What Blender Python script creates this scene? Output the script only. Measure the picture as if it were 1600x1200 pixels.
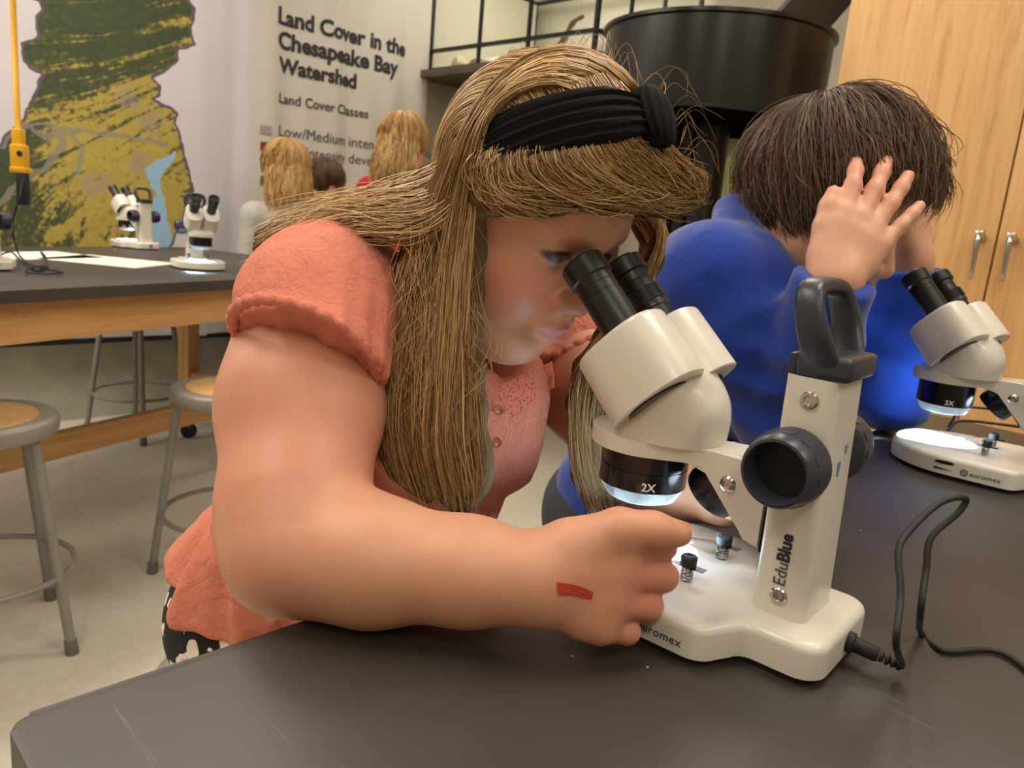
import bpy, bmesh, math, random
import numpy as np
from mathutils import Vector, Matrix, noise as mnoise

scene = bpy.context.scene
for o in list(bpy.data.objects):
    bpy.data.objects.remove(o, do_unlink=True)
COL = scene.collection
RNG = np.random.default_rng(7)
random.seed(7)

# ------------------------------------------------------------------ camera
T = 0.914                       # height of the black lab table tops
F_PX = 1215.0                   # focal length in pixels of the 1600 x 1200 photograph
CAM = np.array([0.0, 0.0, T + 0.285])
def _axes(vx=(2050, 425), vz=(300, 6200)):
    z = np.array([vz[0]-800, vz[1]-600, F_PX]); z = -z/np.linalg.norm(z)
    x = np.array([vx[0]-800, vx[1]-600, F_PX]); x = x - z*np.dot(x, z); x /= np.linalg.norm(x)
    return np.stack([x, np.cross(z, x), z], 1)
CR = _axes()                    # camera(x right, y down, z forward) = CR @ world
cam_data = bpy.data.cameras.new('camera')
cam_data.sensor_width = 36.0
cam_data.lens = F_PX*36.0/1600.0
cam_data.clip_start = 0.02
cam_data.dof.use_dof = True
cam_data.dof.focus_distance = 0.62
cam_data.dof.aperture_fstop = 13.0
cam = bpy.data.objects.new('camera', cam_data)
COL.objects.link(cam)
_m = np.eye(4)
_m[:3, 0] = CR[0]; _m[:3, 1] = -CR[1]; _m[:3, 2] = -CR[2]; _m[:3, 3] = CAM
cam.matrix_world = Matrix(_m.tolist())
scene.camera = cam

def at(px, py, dep):
    """point seen at a pixel, dep metres along the optical axis"""
    return CAM + (CR.T @ np.array([px-800.0, py-600.0, F_PX]))*dep/F_PX
def at_z(px, py, z):
    d = CR.T @ np.array([px-800.0, py-600.0, F_PX]); return CAM + d*(z-CAM[2])/d[2]
def at_plane(px, py, p0, n):
    d = CR.T @ np.array([px-800.0, py-600.0, F_PX]); n = np.asarray(n, float)
    return CAM + d*np.dot(np.asarray(p0, float)-CAM, n)/np.dot(d, n)
RIGHT, DOWN, AWAY = CR[0].copy(), CR[1].copy(), CR[2].copy()

# ------------------------------------------------------------------ light
world = bpy.data.worlds.new('world'); scene.world = world
world.use_nodes = True
world.node_tree.nodes['Background'].inputs[0].default_value = (1.0, 0.95, 0.88, 1)
world.node_tree.nodes['Background'].inputs[1].default_value = 0.25
scene.view_settings.view_transform = 'Standard'
scene.view_settings.look = 'None'
scene.view_settings.exposure = 0.0
scene.view_settings.gamma = 1.0
scene.view_settings.use_curve_mapping = False
CEIL = 2.95
LAMPS = [(-0.6, 0.9), (1.2, 0.1), (-0.8, 2.7), (0.95, 3.3), (2.3, 1.4), (-0.9, -1.0), (1.3, -1.3), (3.3, 3.4), (0.05, 3.0), (-0.7, 3.7)]  # last three panels added to light the display case, table sheen, far-left floor
LAMP_W = 15.2
for lx, ly in LAMPS:
    ld = bpy.data.lights.new('ceiling_panel_light', 'AREA'); ld.shape = 'RECTANGLE'
    ld.size = 1.1; ld.size_y = 0.5; ld.energy = LAMP_W; ld.color = (1.0, 0.93, 0.83)
    lo = bpy.data.objects.new('ceiling_panel_light', ld); COL.objects.link(lo)
    lo.location = (lx, ly, CEIL-0.06)
# ------------------------------------------------------------------ helpers
def lin(c):
    c = np.asarray(c, float)/255.0
    return np.where(c <= 0.04045, c/12.92, ((c+0.055)/1.055)**2.4)
def rgba(c):
    l = lin(c); return (float(l[0]), float(l[1]), float(l[2]), 1.0)
def new_mat(name):
    m = bpy.data.materials.new(name); m.use_nodes = True
    nt = m.node_tree; b = nt.nodes['Principled BSDF']
    return m, nt, b
def L(nt, a, b): nt.links.new(a, b)
def coord(nt, scale=(1, 1, 1), kind='Object', rot=(0, 0, 0)):
    tc = nt.nodes.new('ShaderNodeTexCoord'); mp = nt.nodes.new('ShaderNodeMapping')
    mp.inputs['Scale'].default_value = scale; mp.inputs['Rotation'].default_value = rot
    L(nt, tc.outputs[kind], mp.inputs['Vector']); return mp.outputs['Vector']
def noise_n(nt, vec, scale, detail=4, rough=0.5, dist=0.0):
    n = nt.nodes.new('ShaderNodeTexNoise'); n.inputs['Scale'].default_value = scale
    n.inputs['Detail'].default_value = detail; n.inputs['Roughness'].default_value = rough
    n.inputs['Distortion'].default_value = dist
    if vec is not None: L(nt, vec, n.inputs['Vector'])
    return n.outputs['Fac']
def ramp(nt, fac, stops, interp='LINEAR'):
    r = nt.nodes.new('ShaderNodeValToRGB'); r.color_ramp.interpolation = interp
    e = r.color_ramp.elements
    while len(e) < len(stops): e.new(0.5)
    for i, (p, c) in enumerate(stops):
        e[i].position = p; e[i].color = c if len(c) == 4 else rgba(c)
    L(nt, fac, r.inputs['Fac']); return r.outputs['Color']
def mix(nt, fac, a, b, mode='MIX'):
    m = nt.nodes.new('ShaderNodeMix'); m.data_type = 'RGBA'; m.blend_type = mode
    for sock, v in ((m.inputs[0], fac), (m.inputs[6], a), (m.inputs[7], b)):
        if isinstance(v, bpy.types.NodeSocket): L(nt, v, sock)
        elif isinstance(v, (int, float)): sock.default_value = v
        else: sock.default_value = v if len(v) == 4 else rgba(v)
    return m.outputs[2]
def math_n(nt, op, a, b=None, c=None, clamp=False):
    m = nt.nodes.new('ShaderNodeMath'); m.operation = op; m.use_clamp = clamp
    for i, v in enumerate((a, b, c)):
        if v is None: continue
        if isinstance(v, bpy.types.NodeSocket): L(nt, v, m.inputs[i])
        else: m.inputs[i].default_value = v
    return m.outputs[0]
def attr(nt, name):
    a = nt.nodes.new('ShaderNodeAttribute'); a.attribute_name = name; return a.outputs['Fac']
def bump(nt, b, h, strength=0.3, dist=0.001):
    n = nt.nodes.new('ShaderNodeBump'); n.inputs['Strength'].default_value = strength
    n.inputs['Distance'].default_value = dist
    L(nt, h, n.inputs['Height']); L(nt, n.outputs['Normal'], b.inputs['Normal'])
def simple(name, c, rough=0.5, metal=0.0, spec=0.5, bump_s=0, bump_scale=200, vary=0.0, coat=0.0):
    m, nt, b = new_mat(name)
    b.inputs['Roughness'].default_value = rough; b.inputs['Metallic'].default_value = metal
    b.inputs['Specular IOR Level'].default_value = spec
    b.inputs['Coat Weight'].default_value = coat
    v = coord(nt)
    nf = noise_n(nt, v, 9.0, 5)
    if vary > 0:
        d = tuple(int(max(0, x*(1-vary))) for x in c); l = tuple(int(min(255, x*(1+vary))) for x in c)
        L(nt, ramp(nt, nf, [(0.3, d), (0.7, l)]), b.inputs['Base Color'])
    else:
        b.inputs['Base Color'].default_value = rgba(c)
    if bump_s > 0:
        bump(nt, b, noise_n(nt, v, bump_scale, 3), bump_s, 0.0004)
    return m

def link(o, parent=None):
    COL.objects.link(o)
    if parent is not None: o.parent = parent
    return o
def empty(name, loc=(0, 0, 0), rz=0.0):
    o = bpy.data.objects.new(name, None); COL.objects.link(o)
    o.empty_display_size = 0.05
    o.location = [float(x) for x in loc]; o.rotation_euler = (0, 0, rz); return o
def tag(o, label, cat, group=None):
    o['label'] = label; o['category'] = cat
    if group: o['group'] = group
    return o
def struct(o):
    o['kind'] = 'structure'; return o
def mesh_obj(name, verts, faces, mat=None, parent=None, smooth=False, org=None):
    v = np.asarray(verts, float)
    if org is not None: v = v - np.asarray(org, float)
    me = bpy.data.meshes.new(name)
    me.from_pydata(v.tolist(), [], [list(map(int, f)) for f in faces])
    me.validate(); me.update()
    if smooth: me.polygons.foreach_set('use_smooth', [True]*len(me.polygons))
    if mat: me.materials.append(mat)
    return link(bpy.data.objects.new(name, me), parent)
def big_mesh(name, v, quads, mat=None, parent=None, org=None, attrs=None):
    """numpy arrays straight to a smooth mesh; quads (n,4) or (n,3)"""
    v = np.asarray(v, np.float32)
    if org is not None: v = v - np.asarray(org, np.float32)
    q = np.asarray(quads, np.int32); k = q.shape[1]
    me = bpy.data.meshes.new(name)
    me.vertices.add(len(v)); me.vertices.foreach_set('co', v.ravel())
    me.loops.add(q.size); me.loops.foreach_set('vertex_index', q.ravel())
    me.polygons.add(len(q)); me.polygons.foreach_set('loop_start', np.arange(0, q.size, k, dtype=np.int32))
    me.polygons.foreach_set('use_smooth', np.ones(len(q), bool))
    me.update(calc_edges=True); me.validate()
    for nm, a in (attrs or {}).items():
        at_ = me.attributes.new(nm, 'FLOAT', 'POINT'); at_.data.foreach_set('value', np.asarray(a, np.float32))
    if mat: me.materials.append(mat)
    return link(bpy.data.objects.new(name, me), parent)
def bm_obj(name, bm, mat=None, parent=None, smooth=False, autosmooth=None):
    me = bpy.data.meshes.new(name)
    bmesh.ops.recalc_face_normals(bm, faces=bm.faces)
    bm.to_mesh(me); bm.free()
    if smooth:
        me.polygons.foreach_set('use_smooth', [True]*len(me.polygons))
        if autosmooth: me.set_sharp_from_angle(angle=autosmooth)
    if mat: me.materials.append(mat)
    return link(bpy.data.objects.new(name, me), parent)
def box_bm(bm, lo, hi, bev=0.0, seg=2):
    vs = [bm.verts.new((x, y, z)) for x in (lo[0], hi[0]) for y in (lo[1], hi[1]) for z in (lo[2], hi[2])]
    fs = [bm.faces.new([vs[i] for i in f]) for f in ((0,1,3,2),(4,6,7,5),(0,4,5,1),(2,3,7,6),(0,2,6,4),(1,5,7,3))]
    if bev > 0:
        es = list({e for f in fs for e in f.edges})
        bmesh.ops.bevel(bm, geom=es, offset=bev, segments=seg, affect='EDGES', profile=0.5)
def box(name, lo, hi, mat, parent=None, bev=0.0, seg=2):
    bm = bmesh.new(); box_bm(bm, lo, hi, bev, seg)
    return bm_obj(name, bm, mat, parent, smooth=bev > 0, autosmooth=0.6)
def prism(name, outline, z0, z1, mat, parent=None, bev=0.0, seg=3, bev_bottom=False):
    bm = bmesh.new()
    a = [bm.verts.new((x, y, z0)) for x, y in outline]; b = [bm.verts.new((x, y, z1)) for x, y in outline]
    n = len(a)
    bm.faces.new(list(reversed(a))); top = bm.faces.new(b)
    for i in range(n): bm.faces.new((a[i], a[(i+1) % n], b[(i+1) % n], b[i]))
    if bev > 0:
        es = list(top.edges)
        bmesh.ops.bevel(bm, geom=es, offset=bev, segments=seg, affect='EDGES', profile=0.5)
    return bm_obj(name, bm, mat, parent, smooth=True, autosmooth=0.7)
def frame_of(d):
    d = np.asarray(d, float); d = d/np.linalg.norm(d)
    a = np.array([0, 0, 1.0]) if abs(d[2]) < 0.9 else np.array([1.0, 0, 0])
    x = np.cross(a, d); x /= np.linalg.norm(x)
    return x, np.cross(d, x), d
def lathe(name, prof, p0, axis, mat, parent=None, n=40, sharp=0.6, caps=True):
    """prof: list of (radius, distance along axis)"""
    x, y, d = frame_of(axis); p0 = np.asarray(p0, float)
    V = []; Fc = []
    for r, h in prof:
        for i in range(n):
            a = 2*math.pi*i/n; V.append(p0 + d*h + (x*math.cos(a)+y*math.sin(a))*max(r, 1e-5))
    for j in range(len(prof)-1):
        for i in range(n):
            k = (i+1) % n; Fc.append((j*n+i, j*n+k, (j+1)*n+k, (j+1)*n+i))
    if caps:
        Fc.append(tuple(reversed(range(n)))); Fc.append(tuple((len(prof)-1)*n+i for i in range(n)))
    o = mesh_obj(name, V, Fc, mat, parent, smooth=True)
    o.data.set_sharp_from_angle(angle=sharp); return o
def catmull(P, n):
    P = np.asarray(P, float); out = []
    Q = np.vstack([2*P[0]-P[1], P, 2*P[-1]-P[-2]])
    ts = np.linspace(0, len(P)-1, n)
    for t in ts:
        i = min(int(t), len(P)-2); s = t-i
        a, b, c, d = Q[i], Q[i+1], Q[i+2], Q[i+3]
        out.append(0.5*((2*b)+(-a+c)*s+(2*a-5*b+4*c-d)*s*s+(-a+3*b-3*c+d)*s**3))
    return np.array(out)
def tube_data(path, rad, n=8, closed=False):
    path = np.asarray(path, float); m = len(path)
    rad = np.full(m, rad) if np.isscalar(rad) else np.asarray(rad, float)
    tan = np.gradient(path, axis=0)
    if closed: tan = np.roll(path, -1, 0)-np.roll(path, 1, 0)
    tan /= np.linalg.norm(tan, axis=1)[:, None]+1e-12
    x, y, _ = frame_of(tan[0]); V = []
    for i in range(m):
        x = x - tan[i]*np.dot(x, tan[i]); x /= np.linalg.norm(x); y = np.cross(tan[i], x)
        for k in range(n):
            a = 2*math.pi*k/n; V.append(path[i]+(x*math.cos(a)+y*math.sin(a))*rad[i])
    Fc = []
    for i in range(m if closed else m-1):
        j = (i+1) % m
        for k in range(n):
            l = (k+1) % n; Fc.append((i*n+k, i*n+l, j*n+l, j*n+k))
    if not closed: Fc += [tuple(reversed(range(n))), tuple((m-1)*n+k for k in range(n))]
    return V, Fc
def tube(name, path, rad, mat, parent=None, n=8, closed=False, org=None):
    V, Fc = tube_data(path, rad, n, closed)
    o = mesh_obj(name, V, Fc, mat, parent, smooth=True, org=org); o.data.set_sharp_from_angle(angle=0.9); return o
def text_data(s, size, bold=0.0, align='LEFT', spacing=1.0, res=3):
    cu = bpy.data.curves.new('lettering', 'FONT'); cu.body = s; cu.size = size; cu.offset = bold
    cu.align_x = align; cu.space_character = spacing; cu.resolution_u = res; cu.fill_mode = 'FRONT' if cu.dimensions == '2D' else cu.fill_mode
    o = bpy.data.objects.new('lettering', cu); COL.objects.link(o)
    dg = bpy.context.evaluated_depsgraph_get(); me = bpy.data.meshes.new_from_object(o.evaluated_get(dg))
    v = np.array([tuple(p.co) for p in me.vertices]); f = [tuple(p.vertices) for p in me.polygons]
    bpy.data.objects.remove(o, do_unlink=True); bpy.data.curves.remove(cu); bpy.data.meshes.remove(me)
    return v, f
def copy_tree(o, parent=None):
    c = o.copy(); COL.objects.link(c)
    c.parent = parent
    for ch in list(o.children): copy_tree(ch, c)
    return c

# ------------------------------------------------------------------ implicit surfaces
def smin(a, b, k):
    h = np.maximum(k-np.abs(a-b), 0)/k
    return np.minimum(a, b) - h*h*k*0.25
def V3(*a): return np.array(a, float)
def unit(a): a = np.asarray(a, float); return a/np.linalg.norm(a)
class Field:
    """a smooth union of rounded limbs and ellipsoids, meshed by surface nets"""
    def __init__(self): self.p = []; self.disp = None
    def cone(self, a, b, ra, rb, k=0.02, sub=False):
        a = np.asarray(a, float); b = np.asarray(b, float); ba = b-a; bb = max(np.dot(ba, ba), 1e-12)
        def f(p):
            q = p-a; t = np.clip(q@ba/bb, 0, 1)
            return np.linalg.norm(q-t[:, None]*ba, axis=1)-(ra+(rb-ra)*t)
        self.p.append((f, k, sub)); return self
    def chain(self, pts, rads, k=0.02):
        for i in range(len(pts)-1): self.cone(pts[i], pts[i+1], rads[i], rads[i+1], k)
        return self
    def ell(self, c, axes, r, k=0.02, sub=False):
        c = np.asarray(c, float); A = np.asarray(axes, float); r = np.asarray(r, float)
        def f(p):
            q = (p-c)@A.T
            k0 = np.linalg.norm(q/r, axis=1); k1 = np.linalg.norm(q/(r*r), axis=1)+1e-9
            return np.where(k0 > 1e-3, k0*(k0-1)/k1, -r.min())
        self.p.append((f, k, sub)); return self
    def ecap(self, a, b, ra, rb, side, k=0.02):
        """capsule with an elliptic section: ra=(along side, across)"""
        a = np.asarray(a, float); b = np.asarray(b, float); ba = b-a; ln = np.linalg.norm(ba); w = ba/ln
        s = np.asarray(side, float); s = unit(s-w*np.dot(s, w)); n = np.cross(w, s)
        def f(p):
            q = p-a; h = q@w; t = np.clip(h/ln, 0, 1)
            r1 = ra[0]+(rb[0]-ra[0])*t; r2 = ra[1]+(rb[1]-ra[1])*t; rm = np.minimum(r1, r2)
            x, y, z = q@s, q@n, h-t*ln
            k0 = np.sqrt((x/r1)**2+(y/r2)**2+(z/rm)**2)
            k1 = np.sqrt((x/r1**2)**2+(y/r2**2)**2+(z/rm**2)**2)+1e-9
            return np.where(k0 > 1e-3, k0*(k0-1)/k1, -rm)
        self.p.append((f, k, False)); return self
    def func(self, f, k=0.01, sub=False): self.p.append((f, k, sub)); return self
    def value(self, p, active=None):
        d = np.full(len(p), 1.0)
        for i in (range(len(self.p)) if active is None else active):
            f, k, sub = self.p[i]
            if sub: d = -smin(-d, f(p), k)
            else: d = smin(d, f(p), k)
        if self.disp is not None: d = d + self.disp(p)
        return d
    def mesh(self, lo, hi, h, blk=16):
        lo = np.asarray(lo, float); n = np.ceil((np.asarray(hi)-lo)/h).astype(int)+2
        nb = (n+blk-1)//blk; R = blk*h*0.87+h*2
        bi = np.stack(np.meshgrid(*[np.arange(x) for x in nb], indexing='ij'), -1).reshape(-1, 3)
        cen = lo+(bi*blk+blk/2)*h
        dv = np.stack([f(cen) for f, _, _ in self.p], 1)
        tot = self.value(cen)
        keep = np.abs(tot) < R*1.8+0.01
        keep |= (dv < R*1.8).any(1) & (tot > -R*3)
        loc = np.stack(np.meshgrid(*[np.arange(blk+2)]*3, indexing='ij'), -1).reshape(-1, 3)
        KV, KK, QQ = [], [], []
        M = blk+1; ny, nz = int(n[1])+blk*2, int(n[2])+blk*2
        offs = [(0,0,0),(1,0,0),(0,1,0),(1,1,0),(0,0,1),(1,0,1),(0,1,1),(1,1,1)]
        edges = [(0,1),(2,3),(4,5),(6,7),(0,2),(1,3),(4,6),(5,7),(0,4),(1,5),(2,6),(3,7)]
        for b, d in zip(bi[keep], dv[keep]):
            act = [i for i in range(len(self.p)) if d[i] < R*1.8+self.p[i][1]+0.004]
            if not act: continue
            g0 = b*blk-1
            D = self.value(lo+(loc+g0)*h, act).reshape(blk+2, blk+2, blk+2)
            S = D < 0
            if S.all() or not S.any(): continue
            c8 = [S[o[0]:o[0]+M, o[1]:o[1]+M, o[2]:o[2]+M] for o in offs]
            cnt = sum(c.astype(np.int8) for c in c8)
            ci = np.argwhere((cnt > 0) & (cnt < 8))
            if not len(ci): continue
            dv8 = np.stack([D[ci[:, 0]+o[0], ci[:, 1]+o[1], ci[:, 2]+o[2]] for o in offs], 1)
            acc = np.zeros((len(ci), 3)); num = np.zeros(len(ci))
            for e0, e1 in edges:
                a0, a1 = dv8[:, e0], dv8[:, e1]; m = (a0 < 0) != (a1 < 0)
                t = np.where(m, a0/np.where(m, a0-a1, 1), 0)
                pt = np.array(offs[e0])+t[:, None]*(np.array(offs[e1])-np.array(offs[e0]))
                acc += pt*m[:, None]; num += m
            KV.append(lo+(ci+g0+acc/num[:, None])*h)
            gi = ci+g0+blk; KK.append((gi[:, 0].astype(np.int64)*ny+gi[:, 1])*nz+gi[:, 2])
            I = slice(1, blk+1)
            for ax in range(3):
                sl0 = [I, I, I]; sl1 = [I, I, I]; sl1[ax] = slice(2, blk+2)
                A, B = S[tuple(sl0)], S[tuple(sl1)]
                e = np.argwhere(A != B)
                if not len(e): continue
                flip = A[e[:, 0], e[:, 1], e[:, 2]]
                e = e+1+g0+blk; u_, w_ = (ax+1) % 3, (ax+2) % 3
                def key(du, dw):
                    q = e.copy(); q[:, u_] += du; q[:, w_] += dw
                    return (q[:, 0].astype(np.int64)*ny+q[:, 1])*nz+q[:, 2]
                quad = np.stack([key(-1, -1), key(0, -1), key(0, 0), key(-1, 0)], 1)
                quad[~flip] = quad[~flip][:, ::-1]
                QQ.append(quad)
        K = np.concatenate(KK); Vv = np.concatenate(KV); Q = np.concatenate(QQ)
        uk, idx = np.unique(K, return_index=True); Vv = Vv[idx]
        q = np.searchsorted(uk, Q); ok = (q < len(uk)).all(1)
        q = np.minimum(q, len(uk)-1); ok &= (uk[q] == Q).all(1)
        q = q[ok]; used, inv = np.unique(q, return_inverse=True)
        return Vv[used], inv.reshape(q.shape)
def relax(v, q, it=2, lam=0.5):
    e = np.concatenate([q[:, [0, 1]], q[:, [1, 2]], q[:, [2, 3]], q[:, [3, 0]]])
    for _ in range(it):
        s = np.zeros_like(v); c = np.zeros(len(v))
        np.add.at(s, e[:, 0], v[e[:, 1]]); np.add.at(c, e[:, 0], 1)
        np.add.at(s, e[:, 1], v[e[:, 0]]); np.add.at(c, e[:, 1], 1)
        v = v+(s/np.maximum(c, 1)[:, None]-v)*lam
    return v
def wob(p, f, seed=0):
    """cheap smooth pseudo noise in -1..1"""
    r = np.random.default_rng(seed); out = 0
    for _ in range(5):
        d = r.normal(size=3); d /= np.linalg.norm(d)
        out = out+np.sin(p@d*f*r.uniform(0.6, 1.5)+r.uniform(0, 6.28)+1.3*np.sin(p@r.normal(size=3)*f*0.5))
    return out/5
def strands(name, paths, rad, mat, parent, tint, org=None, tip=0.25):
    """paths (n,m,3) to one mesh of three sided tapering hairs"""
    P = np.asarray(paths, float); n, m, _ = P.shape
    tan = np.gradient(P, axis=1); tan /= np.linalg.norm(tan, axis=2, keepdims=True)+1e-9
    ref = np.array([0.31, 0.2, 0.93]); x = np.cross(tan, ref); x /= np.linalg.norm(x, axis=2, keepdims=True)+1e-9
    y = np.cross(tan, x)
    t = np.linspace(0, 1, m); pr = np.clip(np.minimum(1.0, (1-t)*6+tip), 0, 1)
    r = (np.asarray(rad)*np.ones(n))[:, None]*pr[None]
    V = np.stack([P+(x*math.cos(a)+y*math.sin(a))*r[..., None] for a in (0, 2.094, 4.189)], 2)  # n,m,3,3
    base = (np.arange(n)*m*3)[:, None, None]+(np.arange(m-1)*3)[None, :, None]
    k = np.arange(3)[None, None]; k2 = (k+1) % 3
    Q = np.stack([base+k, base+k2, base+3+k2, base+3+k], -1).reshape(-1, 4)
    tv = np.repeat(np.asarray(tint, float), m*3)
    along = np.tile(np.repeat(t, 3), n)
    return big_mesh(name, V.reshape(-1, 3), Q, mat, parent, org, {'tint': tv, 'along': along})
# ------------------------------------------------------------------ materials
def wood(name, c_dark, c_mid, c_light, scale=(14, 14, 1.1), rough=0.42):
    m, nt, b = new_mat(name)
    v = coord(nt, scale)
    n1 = noise_n(nt, v, 2.2, 6, 0.62, 0.7); n2 = noise_n(nt, v, 14.0, 4, 0.6)
    base = ramp(nt, n1, [(0.30, c_dark), (0.46, c_mid), (0.62, c_light), (0.78, c_mid)])
    col = mix(nt, math_n(nt, 'MULTIPLY', n2, 0.45), base, c_dark, 'MIX')
    L(nt, col, b.inputs['Base Color']); b.inputs['Roughness'].default_value = rough
    bump(nt, b, n2, 0.15, 0.0005); return m
M = {}
M['oak'] = wood('oak_veneer', (190, 142, 88), (212, 166, 108), (222, 179, 122))
M['oak_h'] = wood('oak_rail', (188, 140, 84), (208, 160, 102), (218, 174, 118), scale=(1.1, 14, 14))
M['dark_wood'] = wood('brown_wood', (70, 44, 26), (98, 62, 36), (120, 78, 46))
M['shelf_wood'] = wood('shelf_wood', (70, 60, 50), (86, 75, 62), (98, 87, 74), scale=(14, 1.1, 14))
def epoxy():
    m, nt, b = new_mat('black_epoxy_top')
    v = coord(nt)
    big = noise_n(nt, v, 3.0, 5, 0.6)
    base = ramp(nt, big, [(0.3, (52, 47, 44)), (0.7, (70, 64, 60))])
    sm = noise_n(nt, coord(nt, (4, 4, 4)), 2.2, 7, 0.7, 0.4)
    base = mix(nt, ramp(nt, sm, [(0.60, (0, 0, 0)), (0.82, (70, 70, 70))]), base, (140, 134, 122))
    # long thin scratches
    for rot, sc in (((0, 0, 0.5), (60, 1.6, 1)), ((0, 0, -0.9), (70, 2.0, 1)), ((0, 0, 2.0), (55, 1.3, 1))):
        s = noise_n(nt, coord(nt, sc, rot=rot), 3.0, 2, 0.5, 0.15)
        k = ramp(nt, s, [(0.735, (0, 0, 0)), (0.75, (120, 120, 120)), (0.765, (0, 0, 0))])
        base = mix(nt, k, base, (150, 145, 135))
    vo = nt.nodes.new('ShaderNodeTexVoronoi'); vo.inputs['Scale'].default_value = 45.0; L(nt, v, vo.inputs['Vector'])
    sp = math_n(nt, 'LESS_THAN', vo.outputs['Distance'], 0.05)
    sel = math_n(nt, 'GREATER_THAN', noise_n(nt, v, 13.0, 2), 0.60)
    base = mix(nt, math_n(nt, 'MULTIPLY', sp, sel), base, (190, 186, 176))
    L(nt, base, b.inputs['Base Color'])
    rg = ramp(nt, big, [(0.3, (0.37, 0.37, 0.37, 1)), (0.7, (0.48, 0.48, 0.48, 1))])
    L(nt, rg, b.inputs['Roughness'])
    bump(nt, b, noise_n(nt, v, 260, 2), 0.05, 0.0003); return m
M['epoxy'] = epoxy()
def floor_mat():
    m, nt, b = new_mat('grey_vinyl_floor')
    v = coord(nt)
    a = noise_n(nt, v, 1.3, 5, 0.6); c = noise_n(nt, v, 30, 5, 0.7)
    base = mix(nt, 0.35, ramp(nt, a, [(0.3, (200, 194, 179)), (0.7, (216, 210, 195))]),
               ramp(nt, c, [(0.35, (186, 181, 167)), (0.7, (224, 219, 205))]))
    L(nt, base, b.inputs['Base Color']); b.inputs['Roughness'].default_value = 0.34
    bump(nt, b, a, 0.05, 0.002); return m
M['floor'] = floor_mat()
M['wall'] = simple('painted_wall', (203, 196, 178), 0.7, vary=0.02, bump_s=0.1, bump_scale=120)
M['wall_grey'] = simple('grey_wall', (186, 185, 170), 0.6, vary=0.05, bump_s=0.1)
M['ceiling'] = simple('white_ceiling_tile', (232, 229, 222), 0.8, bump_s=0.2, bump_scale=300)
M['black'] = simple('black_satin_metal', (13, 13, 13), 0.27, vary=0.1)
M['black_matte'] = simple('black_matte', (20, 20, 20), 0.6)
M['black_frame'] = simple('black_frame', (16, 16, 17), 0.4)
M['chrome'] = simple('brushed_chrome', (190, 188, 184), 0.25, 1.0)
M['steel_grey'] = simple('grey_enamel_steel', (136, 131, 124), 0.35, vary=0.04)
M['steel_dark'] = simple('dark_grey_enamel', (104, 102, 98), 0.4, vary=0.05)
M['rubber'] = simple('black_rubber', (28, 28, 29), 0.65, bump_s=0.1)
def cork():
    m, nt, b = new_mat('tan_hardboard')
    v = coord(nt); n = noise_n(nt, v, 60, 6, 0.75)
    L(nt, ramp(nt, n, [(0.3, (176, 132, 78)), (0.5, (201, 160, 104)), (0.7, (214, 178, 126))]), b.inputs['Base Color'])
    b.inputs['Roughness'].default_value = 0.5; return m
M['cork'] = cork()
M['paper'] = simple('white_paper', (226, 222, 210), 0.7, vary=0.02)
def glass_mat():
    m = bpy.data.materials.new('clear_glass'); m.use_nodes = True; nt = m.node_tree; nt.nodes.clear()
    out = nt.nodes.new('ShaderNodeOutputMaterial'); t = nt.nodes.new('ShaderNodeBsdfTransparent'); g = nt.nodes.new('ShaderNodeBsdfGlossy')
    t.inputs['Color'].default_value = (0.90, 0.93, 0.91, 1); g.inputs['Roughness'].default_value = 0.05
    mx = nt.nodes.new('ShaderNodeMixShader'); fr = nt.nodes.new('ShaderNodeLayerWeight'); pw = math_n(nt, 'MULTIPLY_ADD', math_n(nt, 'POWER', fr.outputs['Facing'], 4.0), 0.5, 0.03)
    L(nt, pw, mx.inputs[0]); L(nt, t.outputs[0], mx.inputs[1]); L(nt, g.outputs[0], mx.inputs[2]); L(nt, mx.outputs[0], out.inputs[0]); return m
M['glass'] = glass_mat()
def emis(name, c, s):
    m, nt, b = new_mat(name); b.inputs['Base Color'].default_value = rgba(c)
    b.inputs['Emission Color'].default_value = rgba(c); b.inputs['Emission Strength'].default_value = s; return m
M['diffuser'] = emis('lamp_diffuser', (255, 240, 214), 3.0)

# ------------------------------------------------------------------ the room
X0, X1, Y0, Y1 = -3.0, 4.2, -3.0, 4.2
struct(box('floor', (X0-.1, Y0-.1, -0.08), (X1+.1, Y1+.1, 0), M['floor']))
struct(box('ceiling', (X0-.1, Y0-.1, CEIL), (X1+.1, Y1+.1, CEIL+.08), M['ceiling']))
struct(box('wall_back', (X0, Y1, 0), (X1, Y1+.1, CEIL), M['wall_grey']))
struct(box('wall_right', (X1, Y0, 0), (X1+.1, Y1, CEIL), M['wall']))
struct(box('wall_left', (X0-.1, Y0, 0), (X0, Y1, CEIL), M['wall']))
struct(box('wall_front', (X0, Y0-.1, 0), (X1, Y0, CEIL), M['wall']))
LAMP_AT = ['above the floor left of the near lab table', 'above the right half of the near lab table', 'above the floor left of the back lab table', 'above the back lab table by the banner', 'above the drum stand', 'behind and left of the near lab table', 'behind the near lab table', 'above the glass display case, added to brighten it', 'above the left end of the back lab table, added for sheen on the near table', 'in the corner left of the banner, added to brighten the floor and wall']
for (lx, ly), w_ in zip(LAMPS, LAMP_AT):
    t = tag(empty('ceiling_light', (lx, ly, CEIL)), 'rectangular white panel lamp in the ceiling '+w_, 'ceiling light', 'panel lamps in the ceiling')
    box('diffuser', (-.55, -.25, -.03), (.55, .25, -.012), M['diffuser'], t)
    for a, b_ in (((-.6, -.3, -.04), (-.55, .3, 0)), ((.55, -.3, -.04), (.6, .3, 0)), ((-.55, -.3, -.04), (.55, -.25, 0)), ((-.55, .25, -.04), (.55, .3, 0))):
        box('frame', a, b_, M['ceiling'], t)

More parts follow.
